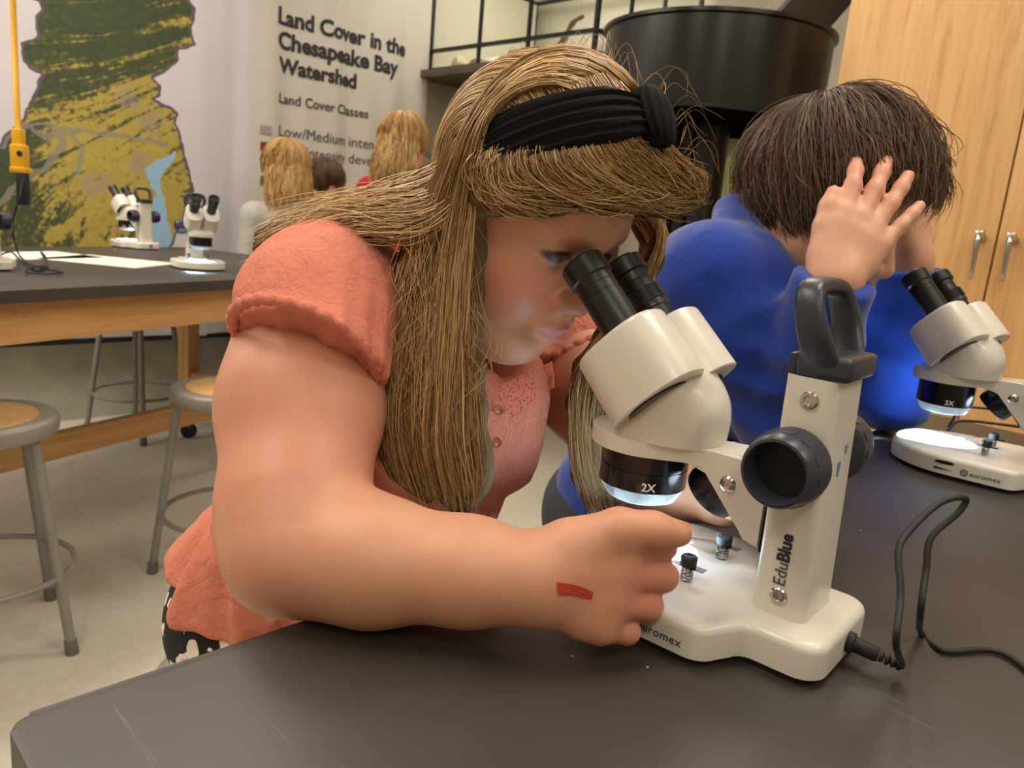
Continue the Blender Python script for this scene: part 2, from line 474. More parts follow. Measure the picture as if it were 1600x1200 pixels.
# ------------------------------------------------------------------ printed banner
def poly_sd(px, py, poly):
    P = np.asarray(poly, float); d = np.full(px.shape, 1e9); ins = np.zeros(px.shape, bool)
    for i in range(len(P)):
        a, b = P[i], P[(i+1) % len(P)]; ba = b-a
        t = np.clip(((px-a[0])*ba[0]+(py-a[1])*ba[1])/max(ba@ba, 1e-9), 0, 1)
        d = np.minimum(d, np.hypot(px-a[0]-t*ba[0], py-a[1]-t*ba[1]))
        c = ((a[1] > py) != (b[1] > py)) & (px < (b[0]-a[0])*(py-a[1])/(b[1]-a[1]+1e-12)+a[0]); ins ^= c
    return np.where(ins, d, -d)
BY = 4.12
def bfold(x, z):
    hem = np.clip((x-1.6)/0.7, 0, 1)
    return (0.010*np.sin(x*17+0.6*np.sin(z*1.3))*hem+0.007*np.sin(x*31+1.0+0.3*z)*hem+0.012*np.sin(x*2.3)
            +0.012*np.exp(-((x-1.93)/0.05)**2))
def on_banner(pts): return [tuple(at_plane(x, y, (0, BY, 0), (0, 1, 0))[[0, 2]]) for x, y in pts]
shore = on_banner([(-190, -40), (64, 0), (70, 15), (57, 35), (60, 55), (40, 70), (37, 85), (50, 105), (67, 117), (56, 150), (38, 182), (25, 195), (0, 225), (-60, 260), (-120, 300), (-150, 420), (-60, 520), (120, 470), (250, 430), (300, 300),
                   (297, 283), (288, 245), (280, 215), (272, 190), (277, 178), (262, 168), (236, 155), (248, 148), (247, 132), (238, 120), (262, 108), (276, 92), (278, 76), (300, 72), (297, 45), (302, 15), (290, -5), (285, -60), (100, -90)])
bay = on_banner([(275, 232), (262, 240), (248, 250), (238, 258), (226, 264), (232, 280), (243, 300), (236, 330), (235, 360), (240, 400), (268, 400), (270, 370), (262, 345), (256, 320), (252, 296), (250, 280), (262, 262), (268, 250)])
nx, nz_ = 420, 330
gx = np.linspace(-0.9, 3.19, nx); gz = np.linspace(0.42, 2.75, nz_)
GX, GZ = np.meshgrid(gx, gz, indexing='ij')
jx = GX+0.012*wob(np.stack([GX.ravel(), GZ.ravel(), 0*GX.ravel()], 1), 60, 3).reshape(GX.shape)+0.006*wob(np.stack([GX.ravel(), GZ.ravel(), 0*GX.ravel()], 1), 150, 4).reshape(GX.shape)
jz = GZ+0.012*wob(np.stack([GX.ravel(), GZ.ravel(), 0*GX.ravel()], 1), 60, 5).reshape(GX.shape)+0.006*wob(np.stack([GX.ravel(), GZ.ravel(), 0*GX.ravel()], 1), 150, 6).reshape(GX.shape)
land = poly_sd(jx, jz, shore); water = poly_sd(jx, jz, bay)
def road(pts, w):
    P = np.array(on_banner(pts)); d = np.full(GX.shape, 1e9)
    for a, b in zip(P[:-1], P[1:]):
        ba = b-a; t = np.clip(((jx-a[0])*ba[0]+(jz-a[1])*ba[1])/(ba@ba), 0, 1)
        d = np.minimum(d, np.hypot(jx-a[0]-t*ba[0], jz-a[1]-t*ba[1]))
    return w-d
roads = np.maximum.reduce([road([(0, 228), (45, 195), (70, 215), (110, 200), (180, 210), (260, 225)], 0.010), road([(0, 320), (30, 285), (70, 265), (100, 225), (90, 200)], 0.014),
                           road([(35, 192), (120, 200), (200, 212), (262, 228)], 0.006), road([(110, 200), (130, 235), (120, 270)], 0.010)])
urban = np.maximum.reduce([0.10-np.hypot(jx-p[0], jz-p[1]) for p in on_banner([(220, 255), (160, 285), (200, 155), (235, 190), (150, 290)])])
# flow of the ridges: bands that bend round the lower left
cx, cz = on_banner([(330, 420)])[0]
rad_ = np.hypot((GX-cx)*0.9, GZ-cz)
bv = np.stack([GX, BY+bfold(GX, GZ), GZ], -1).reshape(-1, 3)
ii = np.arange(nx*nz_).reshape(nx, nz_)
bq = np.stack([ii[:-1, :-1], ii[1:, :-1], ii[1:, 1:], ii[:-1, 1:]], -1).reshape(-1, 4)
def banner_mat():
    m, nt, b = new_mat('printed_banner_cloth')
    v = coord(nt)
    r_ = attr(nt, 'ridge'); p_ = attr(nt, 'angle')
    cb = nt.nodes.new('ShaderNodeCombineXYZ')
    L(nt, math_n(nt, 'MULTIPLY', r_, 17.0), cb.inputs[0]); L(nt, math_n(nt, 'MULTIPLY', p_, 2.2), cb.inputs[1])
    ridge = noise_n(nt, cb.outputs[0], 1.3, 5, 0.62, 0.7)
    sel = noise_n(nt, v, 1.7, 3, 0.5)
    fine = noise_n(nt, v, 38, 5, 0.7)
    t = math_n(nt, 'ADD', math_n(nt, 'ADD', math_n(nt, 'MULTIPLY', ridge, 0.95), math_n(nt, 'MULTIPLY', sel, 0.45)), math_n(nt, 'MULTIPLY', fine, 0.42))
    t = math_n(nt, 'ADD', t, math_n(nt, 'MULTIPLY', attr(nt, 'farm'), 0.17))
    green = mix(nt, fine, (34, 46, 32), (70, 82, 46)); yel = mix(nt, fine, (132, 118, 52), (190, 168, 78))
    lc = mix(nt, ramp(nt, t, [(0.84, (0, 0, 0)), (0.92, (90, 90, 90)), (1.0, (255, 255, 255))]), green, yel)
    lc = mix(nt, math_n(nt, 'MULTIPLY', math_n(nt, 'GREATER_THAN', math_n(nt, 'ADD', attr(nt, 'urban'), math_n(nt, 'MULTIPLY', fine, 0.20)), 0.150), 0.5), lc, (146, 128, 122))
    lc = mix(nt, math_n(nt, 'MULTIPLY', math_n(nt, 'GREATER_THAN', attr(nt, 'roads'), 0.0), 0.75), lc, (128, 126, 118))
    lc = mix(nt, math_n(nt, 'GREATER_THAN', attr(nt, 'water'), 0.0), lc, (140, 176, 205))
    edge = math_n(nt, 'MULTIPLY', math_n(nt, 'GREATER_THAN', attr(nt, 'land'), -0.007), 1.0)
    cloth = ramp(nt, noise_n(nt, v, 2.0, 3), [(0.3, (193, 188, 194)), (0.7, (205, 200, 204))])
    cloth = mix(nt, attr(nt, 'panel'), cloth, (196, 191, 181))
    lc = mix(nt, math_n(nt, 'GREATER_THAN', attr(nt, 'land'), 0.006), (92, 74, 92), lc)
    L(nt, mix(nt, edge, cloth, lc), b.inputs['Base Color'])
    b.inputs['Roughness'].default_value = 0.75
    return m
ang = np.arctan2(GZ-cz, GX-cx)
forest = np.clip(poly_sd(GX, GZ, on_banner([(-150, -60), (250, -60), (230, 20), (190, 55), (120, 95), (75, 165), (40, 250), (20, 330), (-20, 420), (-200, 420)]))*3.5+0.4, 0, 1)
farm = -0.75*forest+np.clip(poly_sd(GX, GZ, on_banner([(110, 190), (180, 140), (240, 130), (290, 230), (310, 420), (170, 420), (60, 420), (90, 300)]))*4+0.5, 0, 1)
panel = np.clip((GX-1.99)/0.05, 0, 1)
bn = big_mesh('banner', bv, bq, banner_mat(), None, None, {'land': land.ravel(), 'water': water.ravel(), 'roads': roads.ravel(), 'urban': urban.ravel(),
              'ridge': (rad_+0.05*np.sin(GX*6)).ravel(), 'angle': (ang+0.4*GX).ravel(), 'farm': farm.ravel(), 'panel': panel.ravel()})
tag(bn, 'large cloth wall banner printed with a green and yellow land cover map', 'banner')
M['ink'] = simple('black_ink', (38, 36, 38), 0.8); M['ink_grey'] = simple('dark_grey_ink', (72, 70, 72), 0.8)
def banner_text(s, px, py, px2, py2, mat, bold, name='lettering', clip=None):
    a = at_plane(px, py, (0, BY, 0), (0, 1, 0)); b = at_plane(px2, py2, (0, BY, 0), (0, 1, 0))
    v, f = text_data(s, 1.0, bold)
    w = v[:, 0].max()-v[:, 0].min(); sc = (b[0]-a[0])/w
    x = a[0]+(v[:, 0]-v[:, 0].min())*sc; z = a[2]+v[:, 1]*sc
    iv = sorted((min(v[i, 0] for i in q), max(v[i, 0] for i in q)) for q in f); cuts = []; hi_ = iv[0][1]
    for a0, a1 in iv:
        if a0-hi_ > 0.12: cuts.append((a0+hi_)/2)
        hi_ = max(hi_, a1)
    wid = np.searchsorted(np.array(cuts), v[:, 0]) if cuts else np.zeros(len(v), int)
    P = np.stack([x, BY+bfold(x, z)-0.004, z], 1)
    for w_ in np.unique(wid):                       # one object for each word
        ids = np.where(wid == w_)[0]; mp = {int(i): n_ for n_, i in enumerate(ids)}
        mesh_obj(name, P[ids], [[mp[i] for i in q] for q in f if wid[q[0]] == w_], mat, bn)
banner_text('Land Cover in the', 432, 36, 636, 78, M['ink'], 0.032)
banner_text('Chesapeake Bay', 432, 74, 622, 105, M['ink'], 0.032)
banner_text('Watershed', 433, 112, 558, 132, M['ink'], 0.032)
banner_text('Land Cover Classes', 434, 160, 574, 180, M['ink'], 0.010)
banner_text('Low/Medium intensity developed', 434, 212, 680, 240, M['ink_grey'], 0.0)
banner_text('High intensity developed', 434, 240, 616, 262, M['ink_grey'], 0.0)
for py, c, nm in ((202, (150, 143, 143), 'grey'), (228, (132, 30, 30), 'red'), (254, (146, 176, 122), 'green'), (281, (104, 100, 62), 'olive')):
    a = at_plane(404, py-7, (0, BY, 0), (0, 1, 0)); b = at_plane(420, py+9, (0, BY, 0), (0, 1, 0))
    xs = np.array([a[0], b[0], b[0], a[0]]); zs = np.array([b[2], b[2], a[2], a[2]])
    mesh_obj('legend_swatch', np.stack([xs, BY+bfold(xs, zs)-0.006, zs], 1), [(0, 1, 2, 3)], simple('legend_'+nm, c, 0.8), bn)['label'] = nm+' legend square'
# hem batten along the foot of the banner and rod along the top
box('hem_batten', (-0.9, BY-.012, 0.405), (3.19, BY+.012, 0.43), M['black_matte'], bn)
box('top_rod', (-0.9, BY-.015, 2.74), (3.19, BY+.015, 2.77), M['black_matte'], bn)

# ------------------------------------------------------------------ oak cupboard
t = tag(empty('storage_cabinet', (2.6, 0.655, 0)), 'tall oak storage cupboard with two doors and chrome lever handles', 'cabinet')
box('body', (0.022, -0.56, 0.0), (0.6, 0.553, 2.42), M['oak'], t, 0.003)
for sgn, y0, y1 in ((1, 0.003, 0.549), (-1, -0.556, -0.003)):
    d = box('door', (0, y0, 0.10), (0.02, y1, 2.40), M['oak'], t, 0.002)
    yh = 0.036*sgn if sgn > 0 else -0.045
    h = lathe('handle', [(0.012, 0), (0.013, 0.012), (0.010, 0.02), (0.010, 0.032)], (0, yh, 1.255), (-1, 0, 0), M['chrome'], d, 20)
    box('lever_head', (-0.046, yh-0.011, 1.238), (-0.026, yh+0.011, 1.275), M['chrome'], d, 0.004)
    V, Fc = tube_data(np.array([(-0.040, yh, 1.262), (-0.046, yh, 1.245), (-0.043, yh, 1.215), (-0.037, yh, 1.165), (-0.034, yh, 1.135)]), [0.009, 0.0085, 0.0075, 0.006, 0.004], 10)
    mesh_obj('lever', V, Fc, M['chrome'], d, True)
    for zz in (0.35, 1.2, 2.1):
        lathe('hinge', [(0.006, 0), (0.006, 0.06)], (0.0, (y1 if sgn > 0 else y0), zz), (0, 0, 1), M['chrome'], d, 10)

# ------------------------------------------------------------------ black drum stand
dc = 0.5*(at(945, 55, 2.9)+at(1298, 60, 2.9)); dc[2] = 0
t = tag(empty('drum_stand', dc), 'black round metal drum on a thick black pedestal beside the oak cupboard', 'exhibit stand')
lathe('drum_floor', [(0.001, 1.598), (0.404, 1.598), (0.404, 1.602), (0.001, 1.602)], (0, 0, 0), (0, 0, 1), simple('dull_black', (14, 14, 13), 1.0, spec=0.0), t, 64)
lathe('drum', [(0.02, 1.601), (0.405, 1.601), (0.415, 1.606), (0.415, 1.612), (0.409, 1.616), (0.413, 1.895), (0.425, 1.90), (0.425, 1.912), (0.405, 1.914), (0.40, 1.75), (0.02, 1.75)], (0, 0, 0), (0, 0, 1), M['black'], t, 96, 0.5)
_r = unit(RIGHT*np.array([1, 1, 0]))
for k, (o_, r0) in enumerate(((0.02, 0.075), (-0.075, 0.085), (-0.14, 0.06))):
    lathe('pedestal_post', [(r0, 0.03), (r0, 1.60)], tuple(_r*o_+unit(AWAY*np.array([1, 1, 0]))*0.05*(k % 2)), (0, 0, 1), M['black'], t, 28)
lathe('foot_plate', [(0.34, 0), (0.34, 0.02), (0.30, 0.03), (0.05, 0.03)], (0, 0, 0), (0, 0, 1), M['black'], t, 48)
pa = at(1232, 55, 2.95)-dc; pb = at(1345, -75, 2.95)-dc
dd = unit(pb-pa); ww = unit(AWAY*np.array([1, 1, 0])); hh = np.cross(dd, ww)
cs = [pa+hh*s*0.09+ww*w_*0.10-dd*0.05 for s, w_ in ((-1, -1), (1, -1), (1, 1), (-1, 1))]; ce = [c+dd*0.75 for c in cs]
mesh_obj('slanted_arm', cs+ce, [(0, 1, 2, 3), (7, 6, 5, 4), (0, 4, 5, 1), (1, 5, 6, 2), (2, 6, 7, 3), (3, 7, 4, 0)], M['black'], t)

# ------------------------------------------------------------------ display case on a shelf, with shells
t = tag(empty('wall_shelf', (3.65, 3.55, 1.985)), 'dark brown board shelf carrying the glass display case', 'shelf')
box('board', (-0.52, -0.97, 0), (0.54, 0.64, 0.045), M['shelf_wood'], t, 0.003)
for yy in (-0.75, 0.45): box('bracket', (0.1, yy-0.02, -0.20), (0.54, yy+0.02, 0), M['black_frame'], t)
DX, DY, DZ = 3.2, 2.78, 2.031
t = tag(empty('display_case', (DX, DY, DZ)), 'black framed glass display case with shells on the high shelf', 'display case')
fw = 0.022; DW, DL, DH = 0.90, 1.35, 0.62
for x, y in ((0, 0), (DW, 0), (0, DL), (DW, DL)): box('post', (x, y, 0), (x+fw, y+fw, DH), M['black_frame'], t)
for z in (0, 0.11, DH-fw):
    for x in (0, DW): box('rail', (x+.001, fw, z), (x+fw-.001, DL, z+fw), M['black_frame'], t)
    for y in (0, DL): box('rail', (fw, y+.001, z), (DW, y+fw-.001, z+fw), M['black_frame'], t)
for y in (DL*0.36, DL*0.66): box('mullion', (0.002, y, fw), (fw-.002, y+.018, DH-fw), M['black_frame'], t)
for x in (DW*0.3, DW*0.62): box('mullion', (x, 0.002, fw), (x+.016, fw-.002, DH-fw), M['black_frame'], t)
box('back_panel', (fw, DL-.006, fw), (DW, DL, DH-fw), M['wall'], t)
box('floor_panel', (fw, fw, fw), (DW, DL-.006, fw+.004), M['paper'], t)
for y0, y1 in ((fw, DL*0.36), (DL*0.36+.018, DL*0.66), (DL*0.66+.018, DL-.006)):
    box('pane', (0.009, y0, 0.11+fw), (0.012, y1, DH-fw), M['glass'], t)
    box('pane', (0.009, y0, fw), (0.012, y1, 0.11), M['glass'], t)
for x0, x1 in ((fw, DW*0.3), (DW*0.3+.016, DW*0.62), (DW*0.62+.016, DW)):
    box('pane', (x0, 0.009, 0.11+fw), (x1, 0.012, DH-fw), M['glass'], t)
def shell(name, c, r, col, seed, lab, cat, stretch=(1.5, 1, 0.7)):
    """ribbed scallop / lump"""
    u_ = np.linspace(0, 2*np.pi, 40, endpoint=False); w = np.linspace(0.02, np.pi-0.02, 18)
    U, Wv = np.meshgrid(u_, w, indexing='ij')
    rr = r*(1+0.06*np.cos(U*11)*np.sin(Wv)+0.12*np.sin(U*2+seed)*np.sin(Wv)+0.1*np.sin(Wv*3+seed))
    P = np.stack([rr*np.sin(Wv)*np.cos(U)*stretch[0], rr*np.sin(Wv)*np.sin(U)*stretch[1], rr*(np.cos(Wv)+1)*stretch[2]*0.5*1.6], -1).reshape(-1, 3)
    i_ = np.arange(40*18).reshape(40, 18); j_ = np.roll(i_, -1, 0)
    Q = np.stack([i_[:, :-1], i_[:, 1:], j_[:, 1:], j_[:, :-1]], -1).reshape(-1, 4)
    P[:, 2] -= P[:, 2].min()
    o = big_mesh(name, P, Q, simple(name+'_skin', col, 0.5, vary=0.15, bump_s=0.3, bump_scale=40)); o.location = c
    o.rotation_euler = (0, 0, seed); return tag(o, lab, cat)
fz = DZ+fw+.0045
shell('seashell', (DX+.13, DY+1.20, fz), 0.060, (222, 205, 170), 0.4, 'large cream ribbed seashell in the display case corner by the banner', 'seashell')
shell('seashell', (DX+.14, DY+1.06, fz), 0.048, (140, 92, 74), 1.3, 'reddish brown seashell beside the large cream shell', 'seashell')
shell('seashell', (DX+.13, DY+.87, fz), 0.044, (230, 218, 192), 2.2, 'small pale seashell in the middle of the display case', 'seashell')
shell('rock', (DX+.17, DY+.66, fz), 0.060, (74, 64, 54), 2.9, 'dark brown rough rock in the glass display case', 'rock', (1.6, 1, 0.9))
shell('seashell', (DX+.45, DY+.20, fz), 0.06, (226, 210, 176), 3.9, 'tan seashell behind the corner post of the display case', 'seashell')
shell('seashell', (DX+.20, DY+.14, fz), 0.042, (240, 236, 228), 0.9, 'upright white seashell in the display case next to the corner post', 'seashell', (0.8, 0.6, 2.2))
dv_ = catmull([(DX+.30, DY+.86, fz+.0235), (DX+.32, DY+.72, fz+.06), (DX+.34, DY+.56, fz+.14), (DX+.32, DY+.46, fz+.24), (DX+.34, DY+.40, fz+.28)], 22)
o = tube('driftwood', dv_, 0.013+0.012*(1-np.linspace(0, 1, 22))+0.003*np.sin(np.arange(22)*1.7), M['dark_wood'], None, 9)
tag(o, 'crooked brown driftwood branch leaning in the display case', 'driftwood')
t = tag(empty('base_cabinet', (3.85, 3.7, 0)), 'brown wooden cabinet standing below the shelf with the display case', 'cabinet')
box('body', (-0.30, -0.45, 0), (0.34, 0.42, 1.75), M['dark_wood'], t, 0.004)
for y0, y1 in ((-0.44, -0.015), (-0.01, 0.41)):
    d = box('door', (-0.32, y0, 0.08), (-0.301, y1, 1.73), M['oak'], t, 0.003)
    lathe('knob', [(0.006, 0), (0.006, 0.015), (0.014, 0.02), (0.012, 0.03)], (-0.32, y1-0.05 if y1 < 0 else y0+0.05, 1.0), (-1, 0, 0), M['chrome'], d, 14)
def poster_mat():
    m, nt, b = new_mat('green_foliage_print'); v = coord(nt)
    n = noise_n(nt, v, 9, 6, 0.7, 0.6)
    sp = nt.nodes.new('ShaderNodeSeparateXYZ'); L(nt, v, sp.inputs[0])
    k = ramp(nt, math_n(nt, 'ADD', math_n(nt, 'MULTIPLY', sp.outputs[2], 3.2), math_n(nt, 'MULTIPLY', n, 0.5)), [(0.45, (158, 164, 96)), (0.62, (66, 72, 30)), (0.8, (40, 40, 18))])
    L(nt, mix(nt, math_n(nt, 'MULTIPLY', n, 0.3), k, (190, 195, 140)), b.inputs['Base Color']); b.inputs['Roughness'].default_value = 0.5; return m
o = box('poster', (-0.004, -0.45, -0.45), (0.004, 0.45, 0.32), poster_mat(), None); o.location = (4.19, 2.32, 1.58)
tag(o, 'green poster of leafy plants on the wall behind the black pedestal', 'poster')
# ------------------------------------------------------------------ lab tables
def rounded(x0, y0, x1, y1, r, n=6):
    pts = []
    for cx_, cy_, a0 in ((x1-r, y1-r, 0), (x0+r, y1-r, 90), (x0+r, y0+r, 180), (x1-r, y0+r, 270)):
        for i in range(n+1):
            a = math.radians(a0+90*i/n); pts.append((cx_+r*math.cos(a), cy_+r*math.sin(a)))
    return pts
def lab_table(loc, rz, x0, x1, y0, y1, label, casters=True):
    t = tag(empty('lab_table', loc, rz), label, 'table')
    top = prism('tabletop', rounded(x0, y0, x1, y1, 0.012), T-0.032, T, M['epoxy'], t, 0.004, 2)
    i = 0.05
    for a, b_ in (((x0+i, y0+i, T-0.145), (x1-i, y0+i+.025, T-0.033)), ((x0+i, y1-i-.025, T-0.145), (x1-i, y1-i, T-0.033)),
                  ((x0+i, y0+i+.025, T-0.145), (x0+i+.025, y1-i-.025, T-0.033)), ((x1-i-.025, y0+i+.025, T-0.145), (x1-i, y1-i-.025, T-0.033))):
        box('apron', a, b_, M['oak_h'], t, 0.002)
    for lx in (x0+i+.026, x1-i-.096):
        for ly in (y0+i+.026, y1-i-.096):
            g = box('leg', (lx, ly, 0.10), (lx+.07, ly+.07, T-0.034), M['oak'], t, 0.004)
            if casters:
                lathe('caster', [(0.03, -0.014), (0.038, -0.012), (0.038, 0.012), (0.03, 0.014)], (lx+.035, ly+.035, 0.038), (1, 0.3, 0), M['rubber'], g, 24)
                box('caster_fork', (lx+.02, ly+.012, 0.06), (lx+.05, ly+.058, 0.10), M['steel_dark'], g)
            else:
                box('leg_block', (lx, ly, 0.0), (lx+.07, ly+.07, 0.10), M['oak'], g, 0.004)
    ym = (y0+y1)/2
    box('stretcher', (x0+i+.096, ym-.022, 0.245), (x1-i-.096, ym+.022, 0.335), M['oak_h'], t, 0.003)
    for lx in (x0+i+.026, x1-i-.096):
        box('end_stretcher', (lx+.013, y0+i+.096, 0.245), (lx+.057, y1-i-.096, 0.335), M['oak_h'], t, 0.003)
    return t
lab_table((0, 0, 0), 0, 0.080, 1.525, -0.42, 0.434, 'black topped wooden lab table holding the microscopes of both seated students', False)
RB = math.radians(20.6)
lab_table((0.4447, 2.189, 0), RB, -1.0, 1.62, 0.0, 1.12, 'black topped wooden lab table on casters in front of the map banner')
eB = np.array([math.cos(RB), math.sin(RB), 0]); nB = np.array([-eB[1], eB[0], 0])

# ------------------------------------------------------------------ stools
def make_stool():
    t = empty('lab_stool')
    SR = 0.178
    lathe('seat_rim', [(SR-.02, 0.565), (SR-.004, 0.568), (SR, 0.578), (SR, 0.600), (SR-.006, 0.608), (SR-.018, 0.611), (SR-.045, 0.608), (0.02, 0.604)], (0, 0, 0), (0, 0, 1), M['steel_grey'], t, 56, 0.9)
    lathe('seat_board', [(SR-.044, 0.604), (SR-.046, 0.6105), (0.001, 0.6115)], (0, 0, 0), (0, 0, 1), M['cork'], t, 48, 0.6)
    for k in range(4):
        a = math.radians(45+90*k); c, s = math.cos(a), math.sin(a)
        g = tube('leg', np.array([(c*0.148, s*0.148, 0.575), (c*0.158, s*0.158, 0.52), (c*0.228, s*0.228, 0.03)]), 0.0125, M['steel_grey'], t, 12)
        tube('foot', np.array([(c*0.2265, s*0.2265, 0.038), (c*0.231, s*0.231, 0.0)]), np.array([0.0155, 0.0165]), M['steel_dark'], g, 12)
    rr = 0.200
    tube('foot_ring', np.array([(rr*math.cos(a), rr*math.sin(a), 0.205) for a in np.linspace(0, 2*math.pi, 64, endpoint=False)]), 0.008, M['steel_grey'], t, 8, True)
    lathe('seat_plate', [(0.14, 0.56), (0.14, 0.566)], (0, 0, 0), (0, 0, 1), M['steel_dark'], t, 32)
    return t
sa = at_z(-38, 648, 0.611); sb = at_z(362, 603, 0.611)
st = make_stool()
stools = [(sa, -6, 'grey steel stool with a tan round seat beside the back lab table rail'), (sb, 18, 'grey steel stool with a tan seat right behind the student in the coral blouse'),
          ((1.34, 3.86, 0), 30, 'dark grey steel stool standing by the wall below the map banner'), ((0.47, 0.80, 0), 45, 'grey steel stool that the student in the coral blouse sits on'),
          ((1.055, 0.745, 0), 45, 'grey steel stool that the student in the blue hoodie sits on')]
for i, (p, r, lab) in enumerate(stools):
    o = st if i == 0 else copy_tree(st)
    o.location = (float(p[0]), float(p[1]), 0); o.rotation_euler = (0, 0, math.radians(r)); tag(o, lab, 'stool', 'lab stools')

# ------------------------------------------------------------------ stereo microscopes (local frame: +Y towards the user, units mm)
def enamel():
    m, nt, b = new_mat('white_enamel'); v = coord(nt)
    L(nt, ramp(nt, noise_n(nt, v, 14, 3), [(0.3, (218, 213, 202)), (0.7, (224, 219, 208))]), b.inputs['Base Color'])
    b.inputs['Roughness'].default_value = 0.32; b.inputs['Coat Weight'].default_value = 0.25; b.inputs['Coat Roughness'].default_value = 0.15
    bump(nt, b, noise_n(nt, v, 420, 2), 0.10, 0.0003); return m
M['enamel'] = enamel()
M['navy'] = simple('dark_slate_plastic', (50, 52, 64), 0.36, bump_s=0.06, bump_scale=500)
M['eyepiece'] = simple('black_eyepiece', (23, 23, 23), 0.34)
M['eyecup'] = simple('black_rubber_eyecup', (26, 26, 26), 0.5)
M['gloss'] = simple('black_gloss', (9, 9, 11), 0.22)
M['print'] = simple('grey_print', (74, 76, 92), 0.6); M['print_dark'] = simple('dark_print', (44, 46, 62), 0.6); M['print_white'] = simple('white_print', (235, 235, 235), 0.6)
M['ring'] = simple('satin_silver', (196, 200, 206), 0.35, 0.3)
M['led'] = emis('led_face', (215, 232, 255), 12.0)
def arc(cx_, cy_, r, a0, a1, n):
    return [(cx_+r*math.cos(math.radians(a0+(a1-a0)*i/n)), cy_+r*math.sin(math.radians(a0+(a1-a0)*i/n))) for i in range(n+1)]
def base_outline(off=0.0):
    half = arc(0, 0, 87, 90, 0, 22)[:-1]+[(87, 0), (87.6, -15), (88, -30), (88, -45), (88, -58)]+arc(70, -62, 18, 0, -75, 6)+arc(66.5, -97, 12.5, 100, 180, 6)+[(54, -106)]+arc(36, -122, 18, 0, -90, 6)
    pts = half+[(-x, y) for x, y in reversed(half)][1 if abs(half[0][0]) < 1e-6 else 0:]
    if abs(half[0][0]) < 1e-6: pts = half+[(-x, y) for x, y in reversed(half[1:])]
    P = np.array(pts)
    if off:
        c = np.array([0, -25.0]); P = c+(P-c)*(1-off/80.0)
    return [tuple(p/1000.0) for p in reversed(P)]
def loft(rings, name, mat, parent, caps=True, sharp=0.7):
    n = len(rings[0]); V = [p for r in rings for p in r]; Fc = []
    for j in range(len(rings)-1):
        for i in range(n):
            k = (i+1) % n; Fc.append((j*n+i, j*n+k, (j+1)*n+k, (j+1)*n+i))
    if caps: Fc += [tuple(reversed(range(n))), tuple((len(rings)-1)*n+i for i in range(n))]
    bm = bmesh.new(); vs = [bm.verts.new(tuple(p)) for p in V]
    for f in Fc: bm.faces.new([vs[i] for i in f])
    return bm_obj(name, bm, mat, parent, True, sharp)
def superell(a, b, n, e=2.0):
    out = []
    for i in range(n):
        t_ = 2*math.pi*i/n; c, s = math.cos(t_), math.sin(t_)
        out.append((a*math.copysign(abs(c)**(2/e), c), b*math.copysign(abs(s)**(2/e), s)))
    return out
